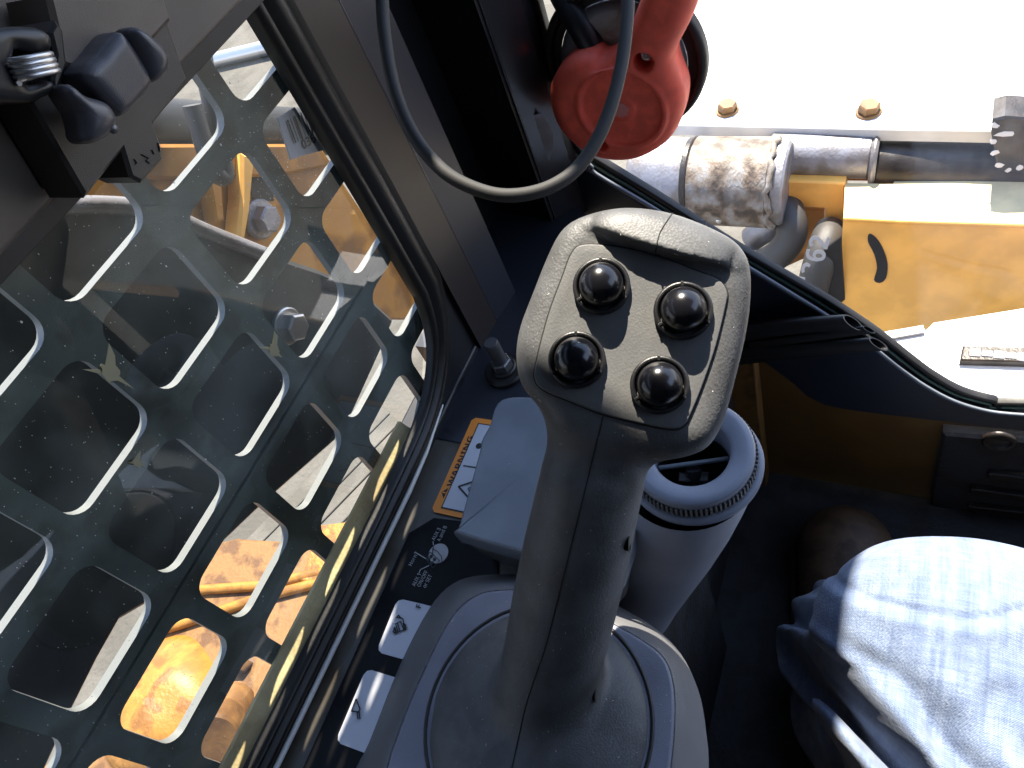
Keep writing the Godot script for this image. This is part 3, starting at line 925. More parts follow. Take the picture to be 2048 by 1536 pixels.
func side_window() -> void:
	var t := thing("side_window", "sliding left side window with black rubber seal and dirty tinted glass", "window", Vector3(-0.28, -0.39, 0))
	var path := []
	for p in [[0.45, -0.2735], [0.10, -0.2735], [-0.10, -0.2735], [-0.29, -0.2735], [-0.325, -0.2705], [-0.352, -0.258], [-0.370, -0.238], [-0.381, -0.214], [-0.3855, -0.185], [-0.387, -0.14], [-0.3872, -0.10], [-0.3872, 0.10], [-0.3872, 0.32]]: path.append(Vector3(-0.2805, p[0], p[1]))
	path = spline(path, 5)
	var sl := MB.new()
	sweep(sl, path, Vector3.RIGHT, [Vector2(0.0125, -0.007), Vector2(0.0125, -0.001), Vector2(0.0105, 0.0025), Vector2(0.0075, 0.003), Vector2(0.0058, 0.0006), Vector2(0.0045, 0.0004), Vector2(0.002, 0.0045), Vector2(-0.002, 0.0052), Vector2(-0.0052, 0.004), Vector2(-0.0065, 0.0008), Vector2(-0.009, 0.0005), Vector2(-0.0115, 0.003), Vector2(-0.013, 0.0015), Vector2(-0.0135, -0.012)], func(p): return lerpf(1.0, 0.62, smoothstep(-0.30, -0.385, p.y)))
	part("rubber_seal", sl, M.seal, t)
	# glass, cut to the opening
	var gl := []
	for p in [[0.45, -0.262], [-0.29, -0.262], [-0.325, -0.258], [-0.348, -0.247], [-0.364, -0.228], [-0.376, -0.205], [-0.3815, -0.18], [-0.3815, 0.32], [0.45, 0.32]]: gl.append(Vector3(-0.2865, p[0], p[1]))
	var pane := part("glass", wall_flat(gl), M.tinted, t)
	# sunlit dirty channel under the glass, and the bright trim on the inside
	var ch := MB.new()
	ch.grid([[Vector3(-0.2995, -0.384, 0.32), Vector3(-0.2995, -0.384, -0.20)], [Vector3(-0.2985, -0.3765, 0.32), Vector3(-0.2985, -0.3765, -0.20)], [Vector3(-0.296, -0.3765, 0.32), Vector3(-0.296, -0.3765, -0.20)], [Vector3(-0.293, -0.3815, 0.32), Vector3(-0.293, -0.3815, -0.20)], [Vector3(-0.2870, -0.3865, 0.32), Vector3(-0.2870, -0.3865, -0.20)]], false)
	part("glass_channel", ch, M.sand, t)
	var tr := MB.new()
	tr.tube([Vector3(-0.2775, -0.3955, 0.32), Vector3(-0.2775, -0.3955, -0.16), Vector3(-0.2778, -0.394, -0.19), Vector3(-0.2786, -0.388, -0.225)], [0.0018, 0.0018, 0.0014, 0.0006], 8)
	part("trim_strip", tr, M.trim, t)
	# horizontal rail of the sliding pane
	var lowb := on_x(0, 515, -0.268)
	var y0 := (on_x(0, 515, -0.268).y + on_x(470, 30, -0.268).y) / 2
	part("rail", slab(Vector3(-0.285, y0, -0.263), Vector3(-0.268, y0 + 0.085, 0.32), 0.003), M.rail, t)
	part("rail", slab(Vector3(-0.2705, y0 - 0.006, -0.263), Vector3(-0.2692, y0 + 0.001, 0.32), 0.0005), M.rubber, t)
	# bug splats and specks of dirt on the pane
	for b in [[220, 745, 0.0042, 1], [548, 700, 0.0038, 2], [275, 925, 0.0022, 3]]:
		var c := on_x(b[0], b[1], -0.2861)
		rng.seed = b[3]
		var pts := []
		for k in 22:
			var an := TAU * k / 22.0
			var r: float = b[2] * (0.75 + rng.randf() * 0.5)
			if k in [3, 9, 10, 16]: r *= 1.9 + rng.randf()
			pts.append(c + Vector3(0, sin(an) * r * 1.15, cos(an) * r * 0.8))
		part("bug_splat", wall(pts, Vector3(-0.0003, 0, 0)), M.splat, pane)
	rng.seed = 77
	var dust := MB.new()
	for k in 1500:
		var c := on_x(rng.randf_range(0, 850), rng.randf_range(0, 1536), -0.2862)
		if k % 3 == 0: c = on_x(clampf(rng.randfn(560, 90), 300, 800), clampf(rng.randfn(330, 110), 80, 700), -0.2862)
		if c.z < -0.25 or c.y < -0.36: continue
		var r := rng.randf_range(0.00006, 0.0002) * (2.2 if k % 23 == 0 else 1.0)
		var p := [c]
		var f := rng.randf() * TAU
		var st := rng.randf_range(1.0, 2.4)
		var l := []
		for q in 5: l.append(c + Vector3(0, sin(f + TAU * q / 5) * r * st, cos(f + TAU * q / 5) * r))
		for q in 3: dust.tri(l[0], l[q + 1], l[q + 2])
	part("dust_specks", dust, M.speck, pane).set_meta("kind", "stuff")
	# latch on the rail
	var la := part("latch", wall([[59, 202], [100, 165], [150, 135], [215, 100], [330, 20], [352, 90], [377, 160], [310, 246], [326, 296], [328, 318], [285, 366], [262, 355], [246, 302], [172, 396]].map(func(p): return on_x(p[0], p[1], -0.246)), Vector3(-0.02, 0, 0), 0.0012), M.latch, t)
	part("flange", wall([[95, -10], [330, -10], [345, 40], [300, 90], [240, 110], [160, 140], [120, 130], [112, 60]].map(func(p): return on_x(p[0], p[1], -0.243)), Vector3(-0.022, 0, 0), 0.0015), M.rail, la)
	var lv := MB.new()
	round_slab(lv, [[172, 146], [205, 108], [243, 62], [262, 70], [300, 128], [318, 163], [290, 200], [256, 232], [236, 222], [205, 186]], -0.230, 0.016, 0.0045, 2)
	part("lever", lv, M.lever, la)
	for w in [[[[143, 170], [160, 166], [190, 190], [226, 200], [246, 222], [250, 246], [238, 268], [215, 284], [186, 286], [180, 262], [172, 226], [150, 196]], -0.2255], [[[276, 58], [292, 50], [322, 70], [346, 94], [356, 120], [350, 146], [332, 162], [314, 160], [306, 132], [290, 96]], -0.2265]]:
		var wg := MB.new()
		round_slab(wg, w[0], w[1], 0.017, 0.0065, 2)
		part("thumb_wing", wg, M.lever, la)
	var rv := MB.new()
	rv.lathe([Vector2(0.0036, 0), Vector2(0.003, 0.002), Vector2(0, 0.0026)], on_x(160, 247, -0.236), Vector3.RIGHT, 16)
	rv.lathe([Vector2(0.0016, 0), Vector2(0.0013, 0.001), Vector2(0, 0.0014)], on_x(226, 258, -0.229), Vector3.RIGHT, 12)
	part("rivet", rv, M.stud, la)
	var hs := MB.new()
	round_slab(hs, [[-60, 60], [40, 50], [84, 52], [112, 66], [116, 98], [84, 110], [40, 96], [34, 128], [60, 168], [104, 158], [128, 166], [112, 188], [70, 206], [20, 205], [-60, 190]], -0.233, 0.026, 0.004, 1)
	hs.prism([[112, 40], [128, 60], [136, 130], [112, 186], [104, 160], [112, 110], [100, 64]].map(func(p): return on_x(p[0], p[1], -0.238)), Vector3(-0.02, 0, 0), 0.001)
	part("spring_housing", hs, M.black, la)
	var sp := MB.new()
	var s0 := on_x(58, 112, -0.2315)
	var s1 := on_x(78, 156, -0.2315)
	var ax := (s1 - s0).normalized()
	var e1 := ax.cross(Vector3.RIGHT).normalized()
	var coil := []
	for k in 4 * 18 + 1:
		var f := TAU * k / 18.0
		coil.append(s0.lerp(s1, k / 72.0) + e1 * cos(f) * 0.0062 + Vector3.RIGHT * sin(f) * 0.0045)
	sp.tube(coil, 0.00085, 6)
	part("spring", sp, M.steel, la)
	var sc := MB.new()
	for s in [[[268, 318], [274, 326], [271, 328]], [[283, 309], [297, 316], [292, 322]], [[293, 322], [299, 326]], [[304, 300], [308, 308]], [[316, 286], [320, 303]]]:
		sc.tube(s.map(func(p): return on_x(p[0], p[1], -0.2458)), 0.0003, 4)
	part("scratch_mark", sc, M.seam, la)

func wall_flat(pts: Array) -> MB:
	var mb := MB.new()
	var flat := PackedVector2Array()
	for p in pts: flat.append(Vector2(p.z, p.y) if absf(pts[0].x - pts[2].x) < 1e-5 else Vector2(p.x, p.y))
	var t := Geometry2D.triangulate_polygon(flat)
	for i in range(0, t.size(), 3): mb.tri(pts[t[i]], pts[t[i + 1]], pts[t[i + 2]])
	return mb

# an outline in the plane x = at_x, made a slab with rounded edges
func round_slab(mb: MB, l: Array, at_x: float, thick: float, r: float, per := 3) -> void:
	var o := []
	var lo := Vector2(9, 9)
	var hi := Vector2(-9, -9)
	for p in l:
		var q := on_x(p[0], p[1], at_x)
		o.append(Vector2(q.z, q.y)); lo = lo.min(o[-1]); hi = hi.max(o[-1])
	outline = PackedVector2Array(spline(o, per, true) if per > 1 else o)
	var f := func(p: Vector3) -> float:
		var w := Vector2(poly_dist(Vector2(p.z, p.y)) + r, absf(p.x - at_x + thick / 2) - thick / 2 + r)
		return minf(maxf(w.x, w.y), 0.0) + Vector2(maxf(w.x, 0.0), maxf(w.y, 0.0)).length() - r
	mb.field(f, Vector3(at_x - thick - 0.004, lo.y - 0.006, lo.x - 0.006), Vector3(at_x + 0.004, hi.y + 0.006, hi.x + 0.006), 0.0013, Transform3D())

func guard() -> void:
	var t := thing("window_guard", "dark green steel mesh guard with rounded square holes outside the side window", "window guard", Vector3(-0.303, -0.46, 0))
	var mb := MB.new()
	var ed := MB.new()
	var x0 := -0.300
	var x1 := -0.3049
	var hz := 0.0548
	var py := 0.0609
	var pz := 0.0661
	var r := 0.0095
	for k in range(-6, 6):
		var hy := 0.0485 if k < 3 else 0.0445
		for m in range(-5, 7):
			var yb := -0.157 - py * k
			var zb := -0.0418 + pz * m
			if zb - hz < -0.42 or yb + hy > 0.52: continue
			# cell, from the middle of the bars around it
			var c := Vector2(zb - hz / 2, yb + hy / 2)
			var hole := []
			var rim := []
			var corners := [Vector2(1, 1), Vector2(-1, 1), Vector2(-1, -1), Vector2(1, -1)]
			for q in 4:
				for s in 7:
					var an := PI / 2 * (q + s / 6.0)
					var w := Vector2(corners[q].x * (hz / 2 - r), corners[q].y * (hy / 2 - r)) + Vector2(cos(an), sin(an)) * r
					hole.append(c + w)
					var f := maxf(absf(w.x) / (hz / 2), absf(w.y) / (hy / 2))
					rim.append(c + Vector2(clampf(w.x / (hz / 2) * 1.0, -1, 1), clampf(w.y / (hy / 2), -1, 1)) / f * Vector2(pz / 2, py / 2))
			var N := hole.size()
			for x in [x0, x1]:
				var first := mb.v.size()
				var nn := Vector3.RIGHT if x == x0 else Vector3.LEFT
				for i in N:
					mb.put(Vector3(x, hole[i].y, hole[i].x), nn)
					mb.put(Vector3(x, rim[i].y, rim[i].x), nn)
				for i in N:
					var a := first + 2 * i
					var b := first + 2 * ((i + 1) % N)
					mb.face(a, a + 1, b + 1); mb.face(a, b + 1, b)
				# the cell's corners
				for q in 4:
					var cp := c + Vector2(corners[q].x * pz / 2, corners[q].y * py / 2)
					for i in N:
						var p: Vector2 = rim[i]
						var o: Vector2 = rim[(i + 1) % N]
						if (absf(absf(p.x - c.x) - pz / 2) < 1e-6) != (absf(absf(o.x - c.x) - pz / 2) < 1e-6) and p.distance_to(cp) < 0.03 and o.distance_to(cp) < 0.03:
							mb.face(mb.put(Vector3(x, p.y, p.x), nn), mb.put(Vector3(x, o.y, o.x), nn), mb.put(Vector3(x, cp.y, cp.x), nn))
			var rows := []
			rows.append(hole.map(func(p): return Vector3(x0, p.y, p.x)))
			rows.append(hole.map(func(p): return Vector3(x1, p.y, p.x)))
			ed.grid(rows, true)
	part("cut_edge", ed, M.cutedge, part("mesh_plate", mb, M.guard, t)).set_meta("kind", "stuff")

func windscreen() -> void:
	var t := thing("windscreen", "clear windscreen of the cab in a black rubber seal", "windscreen", on_z(1500, 530, -0.452))
	var path: Array = trace_z([[1040, -60], [1082, 90], [1098, 190], [1115, 250], [1145, 298], [1190, 328], [1300, 395], [1450, 490], [1560, 555], [1650, 608], [1740, 668], [1800, 715], [1850, 752], [1910, 785], [1980, 805], [2050, 812], [2950, 812]], -0.455)
	var pane := path.duplicate()
	pane.append_array([Vector3(0.62, path[-1].y, -0.455), Vector3(0.62, 0.45, -0.455), Vector3(path[0].x, 0.45, -0.455)])
	part("glass", wall_flat(pane), M.clear, t)
	var sp := spline(path, 4)
	var sl := MB.new()
	sweep(sl, sp, Vector3.BACK, [Vector2(0.0, -0.002), Vector2(0.0004, 0.0006), Vector2(0.0035, 0.0012), Vector2(0.0042, 0.0036), Vector2(0.0075, 0.0042), Vector2(0.0088, 0.003), Vector2(0.0094, -0.002)])
	sweep(sl, sp, Vector3.BACK, [Vector2(0.0, -0.002), Vector2(-0.0004, 0.0006), Vector2(-0.0035, 0.0012), Vector2(-0.0042, 0.0036), Vector2(-0.0075, 0.0042), Vector2(-0.0088, 0.003), Vector2(-0.0094, -0.002)])
	part("rubber_seal", sl, M.rubber, t)
	var ed := MB.new()
	ed.tube(sp.map(func(p): return p + Vector3(0.0, 0.0006, 0.0022)), 0.0016, 6)
	part("glass_edge", ed, M.edge, t)
	var lip := MB.new()
	var lp: Array = spline(trace_z([[1150, 326], [1172, 326], [1184, 335], [1192, 348], [1300, 412], [1450, 506], [1560, 573], [1652, 630], [1740, 690], [1800, 737], [1850, 772], [1910, 803], [1980, 823], [2050, 830]], -0.444), 4)
	lip.tube(lp, 0.0017, 6)
	part("lit_flange", lip, M.lid, t)  # flange strip, its bluish highlight put into the colour

func loose_trim() -> void:
	var t := thing("loose_rubber_trim", "torn black rubber trim with open hollow ends lying over the windscreen edge", "rubber trim", on_z(1700, 690, -0.44))
	for s in [[[1480, 668], [1590, 652], [1706, 645], 0.0085, 0.62], [[1500, 690], [1640, 672], [1738, 659], 0.0048, 0.5], [[1480, 705], [1640, 696], [1757, 688], 0.0078, 0.55]]:
		var mb := MB.new()
		var c: Array = [on_z(s[0][0], s[0][1], -0.432), on_z(s[1][0], s[1][1], -0.432), on_z(s[2][0], s[2][1], -0.433)]
		c = spline(c, 5)
		var n := c.size()
		for inner in 2:
			var rows := []
			for i in n:
				var a: Vector3 = (c[mini(i + 1, n - 1)] - c[maxi(i - 1, 0)]).normalized()
				var u := a.cross(Vector3.BACK).normalized()
				var w := a.cross(u)
				var row := []
				for k in 24:
					var f := TAU * k / 24
					var r: float = s[3] * (1.0 if inner == 0 else 0.84)
					row.append(c[i] + (u * cos(f) + w * sin(f) * s[4]) * r + a * (cos(f) * r * 0.75 if i == n - 1 else 0.0))
				rows.append(row)
			mb.grid(rows, true)
		var a0 := mb.v.size()
		var e0 := []
		var a: Vector3 = (c[n - 1] - c[n - 2]).normalized()
		var u := a.cross(Vector3.BACK).normalized()
		var w := a.cross(u)
		var rows := []
		for q in [1.0, 0.84]:
			var row := []
			for k in 24:
				var f := TAU * k / 24
				row.append(c[n - 1] + (u * cos(f) + w * sin(f) * s[4]) * s[3] * q + a * cos(f) * s[3] * q * 0.75)
			rows.append(row)
		mb.grid(rows, true)
		part("hollow_strip", mb, M.rubber, t)
	var sh := MB.new()
	sh.prism(trace_z([[1440, 655], [1570, 640], [1690, 640], [1745, 682], [1760, 700], [1660, 712], [1440, 735]], -0.4395), Vector3(0, 0, -0.003), 0.001)
	part("web", sh, M.rubber, t)

func cable() -> void:
	var t := thing("looped_cable", "thin black cable hanging in a loop in front of the corner post", "cable", at(1025, 390, 0.305))
	var p := []
	for q in [[756, -120, 0.34], [763, -40, 0.332], [768, 60, 0.326], [788, 175, 0.32], [828, 272, 0.315], [888, 343, 0.31], [958, 380, 0.307], [1025, 391, 0.305], [1100, 374, 0.305], [1162, 328, 0.308], [1210, 246, 0.312], [1241, 140, 0.318], [1254, 40, 0.325], [1257, -40, 0.332], [1257, -120, 0.34]]: p.append(at(q[0], q[1], q[2]))
	var mb := MB.new()
	mb.tube(spline(p, 6), 0.0029, 14)
	part("sheath", mb, M.cable, t)

# ---------------------------------------------------------------- red mount on the windscreen
var red_table := PackedFloat32Array()
var red_o: Vector3
var red_holes := []
func red_field(p: Vector3) -> float:
	var q := Vector2(p.x, p.y) / 0.0025 + Vector2(32, 32)
	var r := q.clamp(Vector2.ZERO, Vector2(62.99, 94.99))
	var i := int(r.x); var j := int(r.y)
	var k := j * 64 + i
	var d2 := lerpf(lerpf(red_table[k], red_table[k + 1], r.x - i), lerpf(red_table[k + 64], red_table[k + 65], r.x - i), r.y - j) + q.distance_to(r) * 0.0025
	var e := 0.013
	var w := Vector2(d2 + e, absf(p.z) - 0.018 + e)
	var d := minf(maxf(w.x, w.y), 0.0) + Vector2(maxf(w.x, 0.0), maxf(w.y, 0.0)).length() - e
	# round recess with a raised rim, and the screw holes
	var c: Vector2 = red_holes[0]
	var a := Vector2(p.x, p.y).distance_to(c)
	d = smin(d, Vector2(a - 0.0295, p.z - 0.0175).length() - 0.0014, 0.003)
	d = smax(d, -smax(a - 0.0275, 0.0158 - p.z, 0.0015), 0.0012)
	d = smin(d, Vector2(maxf(a - 0.0085, 0.0), maxf(p.z - 0.0164, 0.0)).length() - 0.0008, 0.001)
	for h in [1, 2]:
		var b: Vector2 = red_holes[h]
		d = smax(d, -maxf(Vector2(p.x, p.y).distance_to(b) - (0.0066 if h == 1 else 0.005), 0.004 - p.z), 0.0012)
	return d

func red_mount() -> void:
	var zf := -0.428
	red_o = on_z(1243, 190, zf)
	var l := []
	for p in [[1107, 173], [1116, 138], [1140, 112], [1168, 98], [1196, 96], [1212, 106], [1236, 92], [1256, 62], [1272, 28], [1290, -20], [1320, -90], [1425, -90], [1404, -20], [1388, 25], [1368, 64], [1354, 98], [1362, 132], [1376, 172], [1368, 225], [1340, 268], [1292, 296], [1243, 303], [1192, 292], [1150, 263], [1120, 225]]:
		var q := on_z(p[0], p[1], zf) - red_o
		l.append(Vector2(q.x, q.y))
	outline = PackedVector2Array(spline(l, 3, true))
	for j in 96:
		for i in 64: red_table.append(poly_dist((Vector2(i, j) - Vector2(32, 32)) * 0.0025))
	for p in [[1243, 217], [1287, 124], [1203, 288]]:
		var q := on_z(p[0], p[1], zf + 0.016) - red_o
		red_holes.append(Vector2(q.x, q.y))
	var t := thing("red_suction_mount", "red plastic suction mount with a round base stuck to the windscreen", "suction mount", red_o)
	var mb := MB.new()
	mb.field(red_field, Vector3(-0.068, -0.06, -0.022), Vector3(0.085, 0.12, 0.022), 0.0017, Transform3D(Basis(), red_o))
	part("body", mb, M.red, t)
	var rg := MB.new()
	var rc := on_z(1250, 118, -0.4505)
	rg.lathe([Vector2(0.0565, -0.002), Vector2(0.0565, 0.004), Vector2(0.055, 0.0065), Vector2(0.052, 0.007), Vector2(0.050, 0.005), Vector2(0.049, 0.003), Vector2(0.044, 0.004)], rc, Vector3.BACK, 64)
	part("rubber_disc", rg, M.rubber, t)
	var cp := MB.new()
	cp.lathe([Vector2(0.044, 0.003), Vector2(0.043, 0.008), Vector2(0.038, 0.012), Vector2(0.02, 0.014), Vector2(0, 0.014)], rc, Vector3.BACK, 48)
	part("cup", cp, M.greymetal, t)
	var sc := MB.new()
	var h: Vector2 = red_holes[1]
	var so := red_o + Vector3(h.x, h.y, 0.004)
	sc.lathe([Vector2(0.0042, 0), Vector2(0.0042, 0.004), Vector2(0.0035, 0.0055), Vector2(0.0016, 0.006), Vector2(0.0014, 0.003), Vector2(0, 0.003)], so, Vector3.BACK, 16)
	part("screw", sc, M.steel, t)
	var lb := MB.new()
	var c: Vector2 = red_holes[0]
	var lp := []
	for k in 20:
		var f := TAU * k / 20
		var r := 0.0053 * (1.0 + 0.1 * sin(k * 2.3))
		lp.append(red_o + Vector3(c.x + cos(f) * r, c.y + sin(f) * r, 0.0178))
	lb.prism(lp, Vector3(0, 0, -0.0006))
	part("round_sticker", lb, M.redlabel, t)
	var st := MB.new()
	st.tube(spline([at(1100, -70, 0.50), at(1128, -10, 0.495), at(1158, 45, 0.492), at(1187, 96, 0.495)], 5), [0.0098, 0.0098, 0.0097, 0.0097, 0.0096, 0.0096, 0.0095, 0.0095, 0.0094, 0.0094, 0.0093, 0.0092, 0.0091, 0.0090, 0.0088, 0.0084], 16)
	part("strap", st, M.black, t)

# ---------------------------------------------------------------- the operator's leg
var knee: Vector3
var hip: Vector3
var ankle: Vector3
var fold_a: Vector3
var fold_b: Vector3
var creases := []
var shin := []
func leg(p: Vector3) -> float:
	var d := smin(cone(p, hip, knee, 0.092, 0.081), minf(cone(p, fold_a, fold_b, 0.081, 0.082), cone(p, fold_b, hip + Vector3(0.05, 0.0, 0.0), 0.082, 0.092)), 0.03)
	var e := 1e9
	for s in shin: e = minf(e, cone(p, s[0], s[1], s[2], s[3]))
	d = smin(d, e, 0.012)
	var a := p.dot(CR)
	var b := -p.dot(CU)
	if d > 0.03 or d < -0.05: return d * 0.5
	var q := Vector2(a, b)
	for c in creases:
		var m := 1e9
		for i in c[0].size() - 1: m = minf(m, q.distance_squared_to(Geometry2D.get_closest_point_to_segment(q, c[0][i], c[0][i + 1])))
		m = sqrt(m)
		d += c[2] * smoothstep(0.0, 0.03, q.distance_to(c[0][0])) * (exp(-m * m / (c[1] * c[1])) - 0.16 * exp(-pow((m - 2.1 * c[1]) / c[1], 2.0)))
	d += 0.0016 * sin((a * 0.75 + b) * 95.0 + sin(a * 50.0) * 1.3) * smoothstep(0.08, 0.2, b)
	d += 0.0014 * sin(a * 60.0 + b * 25.0) * sin(b * 70.0 - a * 18.0)
	# welted seam along the thigh
	var sm := b - (0.139 + 0.006 * sin(a * 30.0) + (a - 0.25) * 0.02)
	d += 0.0022 * exp(-sm * sm / 0.000009) - 0.0012 * exp(-(sm - 0.006) * (sm - 0.006) / 0.00002)
	return d * 0.5

func person() -> void:
	knee = at(1885, 1325, 0.53)
	hip = knee + Vector3(0.17, -0.01, 0.38)
	ankle = at(1692, 1270, 0.81)
	fold_a = knee
	fold_b = at(2090, 1335, 0.535)
	var sh := [[at(1820, 1360, 0.57), 0.068], [at(1718, 1312, 0.68), 0.067], [at(1690, 1285, 0.77), 0.062]]
	var cf := [[at(1830, 1500, 0.58), 0.07], [at(1735, 1440, 0.68), 0.066], [at(1700, 1370, 0.78), 0.06]]
	for s in [sh, cf]:
		for i in 2: shin.append([s[i][0], s[i + 1][0], s[i][1], s[i + 1][1]])
	var base := on_y(1695, 1200, -0.86)
	var t := thing("person", "person seated in faded blue jeans and brown boots, one bent knee beside the joystick", "person", base)
	for c in [[[[1650, 1380], [1735, 1436], [1775, 1490], [1850, 1590]], 0.008, 0.021], [[[1695, 1372], [1750, 1412], [1770, 1470]], 0.006, 0.012], [[[1800, 1330], [1850, 1400], [1880, 1480], [1950, 1580]], 0.008, 0.008], [[[1985, 1405], [2010, 1470], [2060, 1560]], 0.008, 0.014], [[[1715, 1290], [1740, 1340], [1775, 1390]], 0.009, 0.004], [[[1900, 1460], [1940, 1520], [1990, 1580]], 0.01, 0.006], [[[1540, 1300], [1600, 1330], [1670, 1325]], 0.008, 0.004], [[[1560, 1400], [1620, 1450], [1670, 1540]], 0.009, 0.008]]:
		creases.append([c[0].map(func(p): return Vector2(p[0] - 1024, p[1] - 768) / FPX * 0.449), c[1], c[2]])
	var mb := MB.new()
	mb.field(leg, Vector3(-0.13, -0.78, -0.36), Vector3(0.27, -0.40, 0.16), 0.0031, Transform3D())
	part("jeans", mb, M.denim, t)
	var bt := MB.new()
	var toe := on_y(1690, 1098, -0.818)
	var heel := on_y(1695, 1420, -0.81)
	var top := ankle
	var f := func(p: Vector3) -> float:
		var q := Vector3(p.x, (p.y + 0.818) * 1.15 - 0.818, p.z)
		var d := smin(cone(q, toe, heel, 0.048, 0.042), cone(p, heel, top, 0.045, 0.05), 0.03)
		return smax(d, -0.855 - p.y, 0.004)
	bt.field(f, Vector3(minf(toe.x, top.x) - 0.08, -0.87, toe.z - 0.08), Vector3(maxf(heel.x, top.x) + 0.09, -0.68, maxf(heel.z, top.z) + 0.08), 0.004, Transform3D())
	var bo := part("boot", bt, M.bootleather, t)
	var so := MB.new()
	var o := []
	var dir := (heel - toe).normalized()
	var side := dir.cross(Vector3.UP).normalized()
	for k in 16:
		var an := PI * k / 15.0
		o.append(toe - dir * sin(an) * 0.053 + side * cos(an) * 0.053)
	for k in 8:
		var an := PI * k / 7.0
		o.append(heel + dir * sin(an) * 0.046 - side * cos(an) * 0.046)
	so.tube(o.map(func(p): return Vector3(p.x, -0.848, p.z)), 0.0045, 8, false, true)
	so.prism(o.map(func(p): return Vector3(p.x, -0.849, p.z)), Vector3(0, -0.011, 0))
	part("sole", so, M.sole, bo)

func foot_rest() -> void:
	var t := thing("foot_rest", "dark ribbed foot rest panel at the front of the foot well", "foot rest", on_z(1960, 1100, -0.46))
	var q := trace_z([[1885, 868], [2140, 890], [2140, 1240], [1850, 1180], [1862, 980]], -0.466)
	part("panel", wall(q, Vector3(0, 0, -0.018), 0.003), M.floor, t)
	for r in [[1975, 945, 2130, 962], [1940, 975, 2130, 1000], [1935, 1010, 2130, 1032], [1932, 1045, 2130, 1066], [1930, 1080, 2130, 1105]]:
		var mb := MB.new()
		var a := on_z(r[0], r[1], -0.4645)
		var b := on_z(r[2], r[3], -0.4645)
		mb.rbox((a + b) / 2, (b - a), Vector3.UP, Vector3.BACK, Vector3((b - a).length() / 2, 0.005, 0.005), 0.002)
		part("rib", mb, M.rubber, t)
	var w := MB.new()
	w.lathe([Vector2(0.0145, 0), Vector2(0.0145, 0.003), Vector2(0.012, 0.0045), Vector2(0.009, 0.003), Vector2(0.008, 0.001), Vector2(0.0, 0.001)], on_z(1998, 880, -0.4655), Vector3.BACK, 24)
	part("washer", w, M.darkmetal, t)

# ---------------------------------------------------------------- outside, in front
func rod(called: String, a: Vector3, b: Vector3, r: float, m: Material, parent: Node3D, segs := 32, bevel := 0.004) -> MeshInstance3D:
	var mb := MB.new()
	var L := a.distance_to(b)
	mb.lathe([Vector2(0, 0), Vector2(r - bevel, 0), Vector2(r - bevel, 0), Vector2(r, bevel), Vector2(r, bevel), Vector2(r, L - bevel), Vector2(r, L - bevel), Vector2(r - bevel, L), Vector2(r - bevel, L), Vector2(0, L)], a, b - a, segs)
	return part(called, mb, m, parent)

